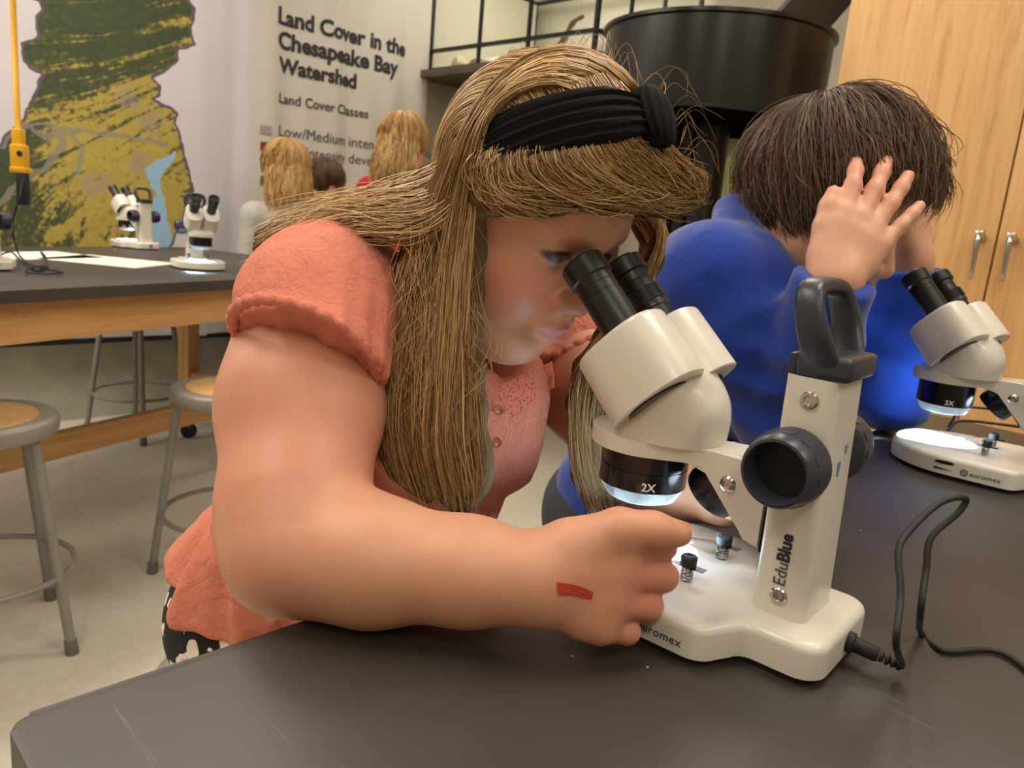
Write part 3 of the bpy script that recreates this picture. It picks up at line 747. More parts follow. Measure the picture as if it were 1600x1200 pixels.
def make_microscope(mag, plug=False):
    t = empty('stereo_microscope'); mm = 0.001
    bo_ = np.array(base_outline()); tn_ = np.roll(bo_, -1, 0)-np.roll(bo_, 1, 0); tn_ /= np.linalg.norm(tn_, axis=1)[:, None]
    nin = np.stack([tn_[:, 1], -tn_[:, 0]], 1)
    if ((np.array([0, -0.02])-bo_)*nin).sum() < 0: nin = -nin
    rings = []
    for z_, d_ in [(0.006, 0.0)]+[(0.0235+0.007*math.sin(a), 0.007*(1-math.cos(a))) for a in np.linspace(0, math.pi/2, 7)]+[(0.03052, 0.009)]:
        rings.append([(p_[0], p_[1], z_) for p_ in bo_+nin*d_])
    base = loft(rings, 'base', M['enamel'], t, True, 0.9)
    prism('rubber_foot', base_outline(5), 0.0, 0.0065, M['rubber'], base)
    lathe('stage_plate', [(0.0475, 0.030), (0.0475, 0.0309), (0.046, 0.0312), (0.001, 0.0312)], (0, 0.034, 0), (0, 0, 1), M['enamel'], base, 48)
    lathe('power_jack', [(0.0075, 0), (0.0075, 0.003), (0.005, 0.0035), (0.0045, 0.001)], (0.004, -0.1385, 0.0165), (0, -1, 0), M['rubber'], base, 20)
    # side slots with the brightness mark and the maker's lettering
    for sx in (-1,):
        V = [(-0.0884, y, z) for y, z in superell(0.0115, 0.0022, 24, 2.5)]
        sl = mesh_obj('slider_slot', [(x, y+0.005, z+0.022) for x, y, z in V], [tuple(range(24))], M['gloss'], base)
        mesh_obj('brightness_wedge', [(-0.0886, 0.016, 0.0150), (-0.0886, 0.016, 0.0122), (-0.0886, -0.008, 0.0128)], [(0, 1, 2)], M['gloss'], base)
    v, f = text_data('euromex', 0.0088, 0.0001, spacing=1.08)
    P = np.stack([np.full(len(v), -0.0886), -0.0255-v[:, 0], 0.0118+v[:, 1]], 1)
    mesh_obj('lettering', P, f, M['print'], base)
    ang_ = np.linspace(0, 2*np.pi, 28, endpoint=False)
    ring = [(-0.0886, -0.019+r_*math.cos(a), 0.0145+r_*math.sin(a)) for r_ in (0.0030, 0.0045) for a in ang_]
    mesh_obj('logo_ring', ring, [(i, (i+1) % 28, 28+(i+1) % 28, 28+i) for i in range(28)], M['print'], base)
    for q_ in (-0.0010, 0.0010): mesh_obj('logo_bar', [(-0.0886, -0.019+q_-0.0005, 0.0125), (-0.0886, -0.019+q_+0.0005, 0.0125), (-0.0886, -0.019+q_+0.0005, 0.0165), (-0.0886, -0.019+q_-0.0005, 0.0165)], [(0, 1, 2, 3)], M['print'], base)
    # stage clips
    for sx in (-1, 1):
        x, y = 0.030*sx, -0.030
        post = lathe('clip_post', [(0.0018, 0.030), (0.0018, 0.045)], (x, y, 0), (0, 0, 1), M['chrome'], t, 10)
        sp = [(x+0.0042*math.cos(a), y+0.0042*math.sin(a), 0.0312+a*0.00038) for a in np.linspace(0, 2*math.pi*4.5, 70)]
        tube('spring', sp, 0.0008, M['chrome'], post, 6)
        lathe('clip_knob', [(0.0030, 0.0425), (0.0062, 0.043), (0.0064, 0.0495), (0.0050, 0.0510), (0.0025, 0.0512), (0.0015, 0.0500)], (x, y, 0), (0, 0, 1), M['rubber'], post, 22)
        st_ = []
        for yy, zz in ((-0.014, 0.0424), (-0.004, 0.0424), (0.006, 0.0424), (0.020, 0.0398), (0.040, 0.0345), (0.060, 0.0322), (0.068, 0.0335)):
            w_ = 0.0045 if yy < 0.01 else 0.0035
            st_ += [(x-w_, y+yy, zz), (x+w_, y+yy, zz)]
        bm = bmesh.new(); vs = [bm.verts.new(p) for p in st_]
        for i in range(0, len(vs)-2, 2): bm.faces.new((vs[i], vs[i+1], vs[i+3], vs[i+2]))
        bmesh.ops.solidify(bm, geom=bm.faces[:], thickness=0.0007)
        bm_obj('stage_clip', bm, M['chrome'], post)
    # column
    def crect(z, yb, yf, hw, r=0.007):
        return [(x, y, z) for x, y in rounded(-hw, yb, hw, yf, r, 5)]
    col = loft([crect(0.0300, -0.118, -0.0795, 0.0285), crect(0.115, -0.1155, -0.0785, 0.0280), crect(0.1985, -0.113, -0.0775, 0.0275)], 'column', M['enamel'], t, sharp=0.6)
    def side_x(z): return -(0.0285-(z-0.030)/0.1685*0.001)-0.0004
    for y, z in ((-0.0965, 0.184), (-0.0985, 0.0455)):
        lathe('screw', [(0.0060, 0), (0.0060, 0.0012), (0.0050, 0.0022), (0.0034, 0.0024), (0.0030, 0.0012), (0.0005, 0.0010)], (side_x(z)+0.0004, y, z), (-1, 0, 0), M['chrome'], col, 24)
    # lettering runs up the side of the column
    v1, f1 = text_data('Edu', 0.0122, 0.0001); v2, f2 = text_data('Blue', 0.0122, 0.0005)
    zz = 0.0535
    for v, f, mt_ in ((v1, f1, M['print']), (v2, f2, M['print_dark'])):
        z_ = zz+(v[:, 0]-v[:, 0].min())*0.95; y_ = -0.1015+v[:, 1]
        mesh_obj('lettering', np.stack([side_x(z_)-0.0002, y_, z_], 1), f, mt_, col)
        zz = z_.max()+0.0010
    # handle
    box('handle_block', (-0.0285, -0.1195, 0.1985), (0.0285, -0.0830, 0.2150), M['navy'], t, 0.004, 3)
    box('handle_tongue', (-0.0255, -0.0835, 0.1980), (0.0255, -0.0775, 0.2130), M['navy'], t, 0.002, 2)
    path = [(-0.0240, 0.208), (-0.0290, 0.218), (-0.0335, 0.232), (-0.0315, 0.247), (-0.0230, 0.2560), (0, 0.2580), (0.0230, 0.2560), (0.0315, 0.247), (0.0335, 0.232), (0.0290, 0.218), (0.0240, 0.208)]
    pc = catmull(path, 40); tn = np.gradient(pc, axis=0); tn /= np.linalg.norm(tn, axis=1)[:, None]
    rings = []
    for i, ((x, z), (tx, tz)) in enumerate(zip(pc, tn)):
        s_ = (z-0.208)/0.05
        yc = -0.1000+0.016*s_; hd_ = 0.0125-0.0040*s_; th_ = 0.0044+0.0010*s_
        rg = []
        for a, b_ in superell(1, 1, 20, 3.2):
            rg.append((x-tz*a*th_, yc+b_*hd_, z+tx*a*th_))
        rings.append(rg)
    loft(rings, 'handle', M['navy'], t, True, 0.9)
    # focus knobs
    for sx in (-1, 1):
        lathe('knob_collar', [(0.014, 0), (0.014, 0.008)], (sx*0.027, -0.095, 0.1405), (sx, 0, 0), M['rubber'], t, 28)
        kp = [(0.0235, 0.0), (0.0255, 0.0015), (0.0258, 0.018), (0.0235, 0.030), (0.0222, 0.0325), (0.0205, 0.0330), (0.0195, 0.0315), (0.0190, 0.012), (0.001, 0.012)]
        kn = lathe('focus_knob', kp, (sx*0.033, -0.095, 0.1405), (sx, 0, 0), M['navy'], t, 48, 0.7)
        lathe('knob_cap', [(0.0188, 0.0), (0.0188, 0.001), (0.001, 0.001)], (sx*0.0455, -0.095, 0.1405), (sx, 0, 0), M['black_matte'], kn, 40)
        for k in range(12):
            a = 2*math.pi*k/12
            q = []
            for dy, dx_ in superell(0.0040, 0.0085, 16, 4):
                aa = a+dy/0.0255; xx = 0.015+dx_; rr = 0.0262 if xx < 0.018 else 0.0262-(xx-0.018)*0.19
                q.append((sx*(0.033+xx), -0.095+rr*math.cos(aa), 0.1405+rr*math.sin(aa)))
            qi = [(p[0], -0.095+(p[1]+0.095)*0.955, 0.1405+(p[2]-0.1405)*0.955) for p in q]
            bm = bmesh.new(); va = [bm.verts.new(p) for p in q]; vb = [bm.verts.new(p) for p in qi]; bm.faces.new(va)
            for i in range(16): bm.faces.new((va[i], va[(i+1) % 16], vb[(i+1) % 16], vb[i]))
            bm_obj('grip_rib', bm, M['navy'], kn, True, 0.6)
    # arm
    prof = [(-0.0775, 0.1295), (-0.056, 0.1325), (-0.030, 0.1300), (-0.004, 0.1285), (-0.004, 0.1160), (-0.0300, 0.1150), (-0.0610, 0.0730), (-0.0655, 0.0700), (-0.0775, 0.0690)]
    bm = bmesh.new(); hw = 0.0205
    va = [bm.verts.new((-hw, y, z)) for y, z in prof]; vb = [bm.verts.new((hw, y, z)) for y, z in prof]
    bm.faces.new(va); bm.faces.new(list(reversed(vb)))
    for i in range(len(prof)): bm.faces.new((va[i], vb[i], vb[(i+1) % len(prof)], va[(i+1) % len(prof)]))
    bmesh.ops.bevel(bm, geom=bm.edges[:], offset=0.0025, segments=3, affect='EDGES')
    arm = bm_obj('arm', bm, M['enamel'], t, True, 0.7)
    box('gap_strip', (-0.0215, -0.0790, 0.068), (0.0215, -0.0768, 0.130), M['gloss'], arm)
    for sx in (-1, 1): lathe('screw', [(0.0062, -0.001), (0.0062, 0.0005), (0.0046, 0.0022), (0.0030, 0.0026), (0.0028, 0.0012), (0.0005, 0.001)], (sx*0.0205, -0.0470, 0.1095), (sx, 0, 0), M['chrome'], arm, 24)
    # head plate, objective
    ol = [(x, y+0.034) for x, y in arc(0, 0, 0.0445, -35, 215, 40)]+[(-0.023, -0.012), (-0.0205, -0.030), (0.0205, -0.030), (0.023, -0.012)]
    plate = prism('head_plate', ol, 0.1165, 0.1285, M['enamel'], t, 0.003, 3)
    ob = lathe('objective', [(0.0345, 0.1170), (0.0350, 0.1165), (0.0350, 0.1010), (0.0343, 0.1008), (0.0343, 0.1002), (0.0350, 0.1000), (0.0350, 0.0850), (0.0345, 0.0842)], (0, 0.034, 0), (0, 0, 1), M['gloss'], t, 72, 0.5)
    lathe('lens_ring', [(0.0343, 0.0843), (0.0280, 0.0735), (0.0260, 0.0725), (0.0240, 0.0735), (0.0235, 0.080), (0.001, 0.080)], (0, 0.034, 0), (0, 0, 1), M['ring'], ob, 64, 0.5)
    v, f = text_data(mag, 0.0090, 0.0002, 'CENTER')
    th_ = math.radians(218)+v[:, 0]/0.0350
    mesh_obj('lettering', np.stack([0.03515*np.cos(th_), 0.034+0.03515*np.sin(th_), 0.0870+v[:, 1]], 1), f, M['print_white'], ob)
    # lower housing, a rounded cone up to the eyepiece bodies
    n_ = 48; rings = []
    ax = np.array([0, 0.7071, 0.7071]); nn = np.array([0, -0.7071, 0.7071]); pc_ = np.array([0, 0.0160, 0.1630])
    for j, s_ in enumerate(np.linspace(0, 1, 12)):
        rg = []
        for i in range(n_):
            a = 2*math.pi*i/n_; c, s = math.cos(a), math.sin(a)
            b0 = np.array([0.0405*c, 0.0225+0.0515*s, 0.1283])
            e_ = 2.6
            cc, ss = math.copysign(abs(c)**(2/e_), c), math.copysign(abs(s)**(2/e_), s)
            b1 = pc_+np.array([1, 0, 0])*0.0400*cc-nn*0.0300*ss
            p = b0*(1-s_)+b1*s_+np.array([0, (0.010 if s < 0 else -0.003)*s*math.sin(s_*math.pi), 0.004*math.sin(s_*math.pi)])
            rg.append(p)
        rings.append(rg)
    loft(rings, 'lower_housing', M['enamel'], t, True, 0.8)
    # eyepiece bodies and eyepieces
    for sx in (-1, 1):
        c0 = np.array([sx*0.0275, 0.0160, 0.1625]); rings = []
        for d_, g in ((-0.004, 0.97), (-0.003, 1.0), (0.050, 0.97), (0.0525, 0.95), (0.0535, 0.92)):
            rg = []
            for a, b_ in superell(0.0285, 0.0400, 44, 2.7):
                rg.append(c0+ax*d_+np.array([a*g, 0, 0])+nn*b_*g)
            rings.append(rg)
        body = loft(rings, 'eyepiece_body', M['enamel'], t, True, 0.6)
        lathe('seam_gasket', [(0.026, -0.0055), (0.0265, -0.0035)], c0, ax, M['gloss'], body, 40)
        e0 = np.array([sx*0.0285, 0.0960, 0.2525])        # centre of the eyecup opening
        dn = -ax
        if sx < 0:
            prof = [(0.0140, 0.004), (0.0172, -0.0005), (0.0182, 0.001), (0.0180, 0.0165), (0.0165, 0.0175), (0.0160, 0.0180), (0.0160, 0.0245), (0.0156, 0.0248), (0.0156, 0.0255), (0.0160, 0.0258), (0.0160, 0.0325), (0.0157, 0.0327), (0.0157, 0.0333), (0.0160, 0.0336), (0.0160, 0.078)]
        else:
            prof = [(0.0140, 0.004), (0.0172, -0.0005), (0.0182, 0.001), (0.0180, 0.0140), (0.0150, 0.0150), (0.0148, 0.0220), (0.0144, 0.0225), (0.0148, 0.0230), (0.0152, 0.0300), (0.0170, 0.0310), (0.0172, 0.0440), (0.0165, 0.0450), (0.0162, 0.0475), (0.0170, 0.0485), (0.0168, 0.0505), (0.0152, 0.0515), (0.0150, 0.078)]
        ep = lathe('eyepiece', prof, e0, dn, M['eyepiece'], t, 56, 0.5)
        lathe('eyepiece_lens', [(0.0138, 0.006), (0.001, 0.0045)], e0, dn, M['gloss'], ep, 32)
        if sx > 0:
            x_, y_, d_ = frame_of(dn)
            bm = bmesh.new()
            for k in range(64):
                a = 2*math.pi*k/64; r_ = x_*math.cos(a)+y_*math.sin(a); tn_ = np.cross(d_, r_)
                q = [e0+d_*h_+r_*rr_+tn_*s_*0.0004 for h_, rr_, s_ in ((0.032, 0.0170, -1), (0.032, 0.0170, 1), (0.032, 0.0176, 0), (0.0435, 0.0172, -1), (0.0435, 0.0172, 1), (0.0435, 0.0178, 0))]
                w_ = [bm.verts.new(tuple(p)) for p in q]
                bm.faces.new((w_[0], w_[2], w_[5], w_[3])); bm.faces.new((w_[2], w_[1], w_[4], w_[5]))
            bm_obj('diopter_knurl', bm, M['eyepiece'], ep)['kind'] = 'stuff'
    # lamp that lights the stage from the arm
    la = np.array([0, -0.0300, 0.0980]); ld_ = unit(np.array([0, 0.046, -0.058]))
    lp = lathe('lamp_housing', [(0.012, -0.014), (0.0215, -0.012), (0.0225, 0.008), (0.0215, 0.012), (0.017, 0.0125), (0.0165, 0.009)], la+np.array([0.006, 0, 0]), ld_, M['gloss'], t, 40, 0.5)
    lathe('lamp_lens', [(0.0160, 0.0090), (0.0160, 0.0100), (0.001, 0.0105)], la+np.array([0.006, 0, 0]), ld_, M['led'], lp, 28)
    sd = bpy.data.lights.new('stage_spot', 'SPOT'); sd.energy = SPOT_W; sd.spot_size = math.radians(60); sd.spot_blend = 0.75; sd.color = (0.42, 0.73, 1.0); sd.shadow_soft_size = 0.008
    so = link(bpy.data.objects.new('stage_spot', sd), t)
    so.location = tuple(la+np.array([0.006, 0, 0])+ld_*0.0125)
    so.rotation_euler = Vector(tuple(-ld_)).to_track_quat('Z', 'Y').to_euler()
    if plug: pass
    return t
SPOT_W = 270.0
ms1 = make_microscope('2X'); ms1.location = (0.512, 0.310, T); ms1.rotation_euler = (0, 0, math.radians(5))
tag(ms1, 'white stereo microscope marked 2X with the power cable plugged in', 'microscope', 'stereo microscopes')
ms2 = make_microscope('3X'); ms2.location = (1.180, 0.284, T); ms2.rotation_euler = (0, 0, math.radians(6))
tag(ms2, 'white stereo microscope marked 3X in front of the student in blue', 'microscope', 'stereo microscopes')
# its head is swivelled on the stand
_c = Matrix.Translation((0, 0.034, 0)); _rot = _c @ Matrix.Rotation(math.radians(-18), 4, 'Z') @ _c.inverted()
for ch in ms2.children:
    if ch.name.split('.')[0] in ('lower_housing', 'eyepiece_body', 'eyepiece', 'objective'):
        for o_ in [ch]+list(ch.children): o_.data.transform(_rot)
ms3 = copy_tree(ms1); ms3.location = tuple(at_z(206, 386, T)[:2])+(T,); ms3.rotation_euler = (0, 0, math.radians(12))
tag(ms3, 'white stereo microscope on the back table turned with its jack side out', 'microscope', 'stereo microscopes')
ms4 = copy_tree(ms1); ms4.location = tuple(at_z(312, 420, T)[:2])+(T,); ms4.rotation_euler = (0, 0, math.radians(168))
tag(ms4, 'white stereo microscope on the back table with both eyepieces turned outward', 'microscope', 'stereo microscopes')
ms5 = copy_tree(ms1); ms5.location = tuple(at_z(-42, 416, T)[:2])+(T,); ms5.rotation_euler = (0, 0, math.radians(12))
tag(ms5, 'white stereo microscope on the back table by the hanging yellow cord', 'microscope', 'stereo microscopes')
for m_ in (ms3, ms4, ms5):
    for ch in m_.children:
        if ch.type == 'LIGHT': ch.data = ch.data.copy(); ch.data.energy = 60.0; ch.data.spot_size = math.radians(62)
# blue paint specks on the column of the nearest microscope
bp = simple('blue_paint', (96, 140, 214), 0.5)
for x, z, w_, h_ in ((0.0065, 0.1495, 0.0016, 0.0048), (-0.0035, 0.1370, 0.0022, 0.0070)):
    pts = [(x+w_*math.cos(a)*(1+0.3*math.sin(3*a)), -0.1150-0.0004, z+h_*math.sin(a)*(1+0.25*math.cos(2*a))) for a in np.linspace(0, 2*math.pi, 18, endpoint=False)]
    mesh_obj('paint_speck', pts, [tuple(range(18))], bp, ms1)['label'] = 'blue paint speck'
# power cable of the nearest microscope
def ml(m, p): return np.array(Matrix.Translation(m.location) @ Matrix.Rotation(m.rotation_euler[2], 4, 'Z') @ Vector(p))
j0 = ml(ms1, (0.004, -0.1405, 0.0165)); j1 = ml(ms1, (0.008, -0.175, 0.0125))
cb = tag(empty('power_cable', (float(j1[0]), float(j1[1]), T)), 'thin black power cable looping up from the microscope marked 2X', 'cable')
pts = [j0+(j1-j0)*0.7, j1, at(1400, 1005, 0.449), at(1407, 930, 0.462), at(1404, 860, 0.475), at(1425, 825, 0.487), at(1470, 785, 0.50), at(1508, 778, 0.51), at(1498, 800, 0.512), at(1455, 840, 0.505), at(1447, 890, 0.50), at(1438, 960, 0.492)]
pts += [np.array(list(at_z(x, y, T+0.003)[:2])+[T+0.003]) for x, y in ((1440, 990), (1475, 1017), (1540, 1015), (1580, 1028), (1640, 1075), (1760, 1150))]
pts += [V3(0.74, -0.10, T+0.003), V3(0.92, -0.22, T+0.003), V3(1.05, -0.36, T+0.003), V3(1.09, -0.415, T+0.003)]
tube('cord', catmull(pts, 240), 0.0022, M['rubber'], cb, 10, org=cb.location)
dj = unit(j1-j0)
pg = lathe('plug', [(0.0075, 0.0), (0.0075, 0.003), (0.0056, 0.004), (0.0054, 0.018), (0.0046, 0.020)], tuple(j0-np.array(cb.location)), tuple(dj), M['rubber'], cb, 24)
for k in range(4): lathe('strain_relief', [(0.0040, 0), (0.0042, 0.002), (0.0030, 0.003)], tuple(j0+dj*(0.0205+k*0.0038)-np.array(cb.location)), tuple(dj), M['rubber'], cb, 18)
# ------------------------------------------------------------------ small things on the tables
def sheet(px, py, w, h, rz, label):
    c = at_z(px, py, T)
    o = prism('paper_sheet', [(-w/2, -h/2), (w/2, -h/2), (w/2, h/2), (-w/2, h/2)], 0.0002, 0.0008, M['paper'], None)
    o.location = (float(c[0]), float(c[1]), T); o.rotation_euler = (0, 0, rz)
    return tag(o, label, 'paper', 'paper sheets on the back table')
sheet(172, 408, 0.30, 0.36, RB+0.35, 'white printed sheet lying between the two microscopes on the back table')
sheet(62, 399, 0.34, 0.24, RB+0.1, 'white sheet lying under the hanging yellow cord on the back table')
# yellow drop cord with its socket
c0 = at(30, 232, 2.25); yl = simple('yellow_plastic', (226, 172, 30), 0.4)
t = tag(empty('drop_cord', (float(c0[0]), float(c0[1]), T)), 'yellow power cord hanging from the ceiling with a yellow socket', 'power cord')
o_ = np.array(t.location)
top = at(20, 0, 2.28); up2 = np.array([top[0], top[1], CEIL])
tube('cord', catmull([c0+np.array([0, 0, 0.0]), at(26, 160, 2.255), top, top+(up2-top)*0.5, up2], 40), 0.0085, yl, t, 10, org=o_)
bx_ = unit(RIGHT*np.array([1, 1, 0])); by_ = unit(AWAY*np.array([1, 1, 0]))
def cam_box(name, ctr, hx, hy, hz, mat, par, bev=0.004):
    o = box(name, (-hx, -hy, -hz), (hx, hy, hz), mat, par, bev); o.location = tuple(np.asarray(ctr)-o_)
    o.rotation_euler = (0, 0, math.atan2(bx_[1], bx_[0])); return o
cam_box('cord_grip', at(29, 218, 2.25), 0.014, 0.014, 0.03, yl, t)
s_ = cam_box('socket', at(31, 248, 2.25), 0.020, 0.018, 0.040, yl, t, 0.006)
q_ = lathe('socket_hole', [(0.008, 0), (0.008, 0.003), (0.002, 0.003)], tuple(at(31, 240, 2.23)-o_), tuple(-by_), M['rubber'], t, 16)
cam_box('socket_flange', at(33, 266, 2.25), 0.023, 0.019, 0.008, yl, t, 0.003)
cam_box('plug', at(36, 295, 2.25), 0.014, 0.012, 0.045, M['rubber'], t, 0.003)
def wire(name, pts, r, lab):
    e = tag(tube(name, catmull(pts, 90), r, M['rubber'], None, 8), lab, 'cable'); return e
def tz(px, py, h=0.003): p = at_z(px, py, T+h); return np.array([p[0], p[1], T+h])
wire('wire', [at(36, 280, 2.235), at(30, 310, 2.22), at(20, 345, 2.23), at(22, 375, 2.25)]+[tz(x, y, 0.0098) for x, y in ((30, 398), (45, 412), (70, 420), (98, 425), (70, 428), (40, 424), (60, 416), (75, 418))], 0.003, 'thin black wire running from the yellow socket onto the back table')
wire('wire', [tz(x, y, 0.0032) for x, y in ((-30, 403), (0, 398), (18, 394), (35, 410), (60, 424), (72, 412), (64, 394), (72, 404), (64, 422))], 0.003, 'thin black wire coiled on the back table beside the white sheet')
# eyeglasses on the table behind the second microscope
g0 = at_z(1535, 690, T)
t = tag(empty('eyeglasses', (float(g0[0]), float(g0[1]), T)), 'dark framed eyeglasses lying upside down behind the microscope marked 3X', 'eyeglasses')
o_ = np.array(t.location)
gx_ = unit(g0*np.array([1, 1, 0])-CAM*np.array([1, 1, 0])); gr = unit(RIGHT*np.array([1, 1, 0]))
def gp(a, b, z): return gr*a+gx_*b+np.array([0, 0, z])
M['tort'] = simple('dark_brown_acetate', (34, 28, 26), 0.25)
for k, off in enumerate((0.045, -0.028)):
    ctr = gp(0.075, 0.0+off*1.0, 0.0229)
    rim = [ctr+gx_*0.027*math.copysign(abs(math.cos(a))**0.7, math.cos(a))+np.array([0, 0, 0.021])*math.copysign(abs(math.sin(a))**0.7, math.sin(a)) for a in np.linspace(0, 2*math.pi, 36, endpoint=False)]
    fr_ = tube('rim', rim, 0.0018, M['tort'], t, 8, True)
    n_ = len(rim); mesh_obj('lens', rim, [tuple(range(n_))], M['glass'], fr_)
tube('bridge', catmull([gp(0.075, 0.018, 0.026), gp(0.074, 0.009, 0.030), gp(0.075, -0.001, 0.026)], 8), 0.0018, M['tort'], t, 8)
for off in (0.074, -0.057):
    tube('temple_arm', catmull([gp(0.076, off, 0.038), gp(0.03, off+0.002, 0.040), gp(-0.03, off+0.004, 0.041), gp(-0.050, off+0.004, 0.034), gp(-0.062, off+0.004, 0.004)], 26), 0.0022, M['tort'], t, 8)
# ------------------------------------------------------------------ student at the near microscope
def skin_mat(name, base, shade, lip=(190, 110, 104)):
    m, nt, b = new_mat(name); v = coord(nt)
    n = noise_n(nt, v, 9, 4, 0.6); n2 = noise_n(nt, v, 60, 3, 0.6)
    c = mix(nt, ramp(nt, n, [(0.35, (0, 0, 0)), (0.7, (255, 255, 255))]), base, shade)
    c = mix(nt, math_n(nt, 'MULTIPLY', n2, 0.12), c, (236, 190, 160))
    c = mix(nt, attr(nt, 'blush'), c, (214, 112, 98))
    c = mix(nt, attr(nt, 'lips'), c, lip)
    c = mix(nt, attr(nt, 'mark'), c, (176, 36, 28))
    c = mix(nt, attr(nt, 'dark'), c, (70, 40, 30))
    L(nt, c, b.inputs['Base Color']); b.inputs['Roughness'].default_value = 0.48
    b.inputs['Subsurface Weight'].default_value = 0.12; b.inputs['Subsurface Radius'].default_value = (0.006, 0.0025, 0.0015)
    b.inputs['Subsurface Scale'].default_value = 1.0
    bump(nt, b, noise_n(nt, v, 700, 2), 0.06, 0.0003); return m
def cloth_mat(name, c0, c1, scale=600, crinkle=0.35, rough=0.85, sheen=0.2):
    m, nt, b = new_mat(name); v = coord(nt)
    n = noise_n(nt, v, 6, 4)
    L(nt, ramp(nt, n, [(0.3, c0), (0.7, c1)]), b.inputs['Base Color'])
    b.inputs['Roughness'].default_value = rough; b.inputs['Sheen Weight'].default_value = sheen; b.inputs['Specular IOR Level'].default_value = 0.15
    h = math_n(nt, 'ADD', math_n(nt, 'MULTIPLY', noise_n(nt, coord(nt, (1, 1, 0.35)), scale*0.5, 3, 0.6, 0.8), 0.5), math_n(nt, 'MULTIPLY', noise_n(nt, v, 26, 5, 0.6, 1.6), 1.6))
    bump(nt, b, h, crinkle, 0.0035); return m
def hair_mat(name, dark, mid, light, rough=0.36):
    m, nt, b = new_mat(name)
    t_ = attr(nt, 'tint')
    c = ramp(nt, t_, [(0.0, dark), (0.5, mid), (1.0, light)])
    L(nt, c, b.inputs['Base Color']); b.inputs['Roughness'].default_value = rough
    b.inputs['Specular IOR Level'].default_value = 0.55
    return m
class Head:
    def __init__(s, eyemid, fwd, right, k):
        s.F = unit(fwd); r = np.asarray(right, float); s.R = unit(r-s.F*np.dot(r, s.F)); s.U = np.cross(s.R, s.F)
        if s.U[2] < 0: s.U = -s.U
        s.k = k; s.o = np.asarray(eyemid)-s.F*0.085*k
        s.A = np.stack([s.F, s.R, s.U])
    def p(s, f, r, u): return s.o+(s.F*f+s.R*r+s.U*u)*s.k
    def build(s, S):
        k = s.k; A = s.A
        e = lambda c, r, kk=0.02, sub=False: S.ell(s.p(*c), A, np.array(r)*k, kk*k, sub)
        e((0.004, 0, 0.036), (0.080, 0.076, 0.086), 0.02)
        e((0.020, 0, -0.030), (0.066, 0.066, 0.078), 0.04)
        e((0.042, 0, 0.040), (0.052, 0.060, 0.050), 0.04)
        for g in (-1, 1):
            e((0.046, 0.036*g, -0.042), (0.038, 0.032, 0.038), 0.03)
            S.cone(s.p(0.0, 0.052*g, -0.060), s.p(0.055, 0.016*g, -0.098), 0.022*k, 0.020*k, 0.03*k)
            e((-0.012, 0.076*g, -0.008), (0.018, 0.007, 0.030), 0.012)
        e((0.066, 0, -0.098), (0.020, 0.024, 0.017), 0.025)
        S.cone(s.p(0.086, 0, 0.004), s.p(0.106, 0, -0.034), 0.007*k, 0.0105*k, 0.014*k)
        for g in (-1, 1):
            e((0.096, 0.0125*g, -0.038), (0.011, 0.0085, 0.008), 0.008)
            e((0.104, 0.033*g, 0.002), (0.020, 0.019, 0.012), 0.018, True)
            e((0.078, 0.032*g, 0.001), (0.0130, 0.0145, 0.0125), 0.004)
            S.cone(s.p(0.086, 0.012*g, 0.019), s.p(0.078, 0.048*g, 0.020), 0.008*k, 0.007*k, 0.016*k)
        e((0.090, 0, -0.066), (0.014, 0.026, 0.018), 0.018)
        for g in (-1, 1):
            S.cone(s.p(0.1005, 0.004*g, -0.0615), s.p(0.090, 0.0215*g, -0.0660), 0.0052*k, 0.0022*k, 0.004*k)
            S.cone(s.p(0.0985, 0.0, -0.0720), s.p(0.089, 0.0185*g, -0.0680), 0.0062*k, 0.0022*k, 0.004*k)
        S.cone(s.p(0.110, 0, -0.0665), s.p(0.098, 0.023, -0.0672), 0.0022*k, 0.0010*k, 0.004*k, True)
        S.cone(s.p(0.110, 0, -0.0665), s.p(0.098, -0.023, -0.0672), 0.0022*k, 0.0010*k, 0.004*k, True)
        for g in (-1, 1): S.cone(s.p(0.103, 0.006*g, -0.045), s.p(0.100, 0.0058*g, -0.040), 0.0028*k, 0.002*k, 0.003*k, True)
    def attrs(s, v):
        q = ((v-s.o)@s.A.T)/s.k
        f, r, u = q[:, 0], np.abs(q[:, 1]), q[:, 2]
        lip = np.clip(1.25-np.sqrt((r/0.0225)**2+((u+0.0668+0.00*r)/(0.0098*np.clip(1.1-r/0.026, 0.25, 1)))**2), 0, 0.35)/0.35*(f > 0.07)
        bl = np.clip(1-np.sqrt(((f-0.066)/0.045)**2+((r-0.044)/0.045)**2+((u+0.036)/0.034)**2), 0, 1)*1.1
        bl = np.minimum(bl*0.75, 0.40)*(f > 0.0)
        bl = np.maximum(bl, 0.35*np.clip(1-np.sqrt(((f-0.105)/0.02)**2+(r/0.02)**2+((u+0.035)/0.02)**2), 0, 1))
        dark = np.clip(1.15-np.sqrt(((r-0.032)/0.0155)**2+((u-0.0005)/0.0062)**2), 0, 0.3)/0.3*(f > 0.055)*(f < 0.096)
        return lip, bl, dark
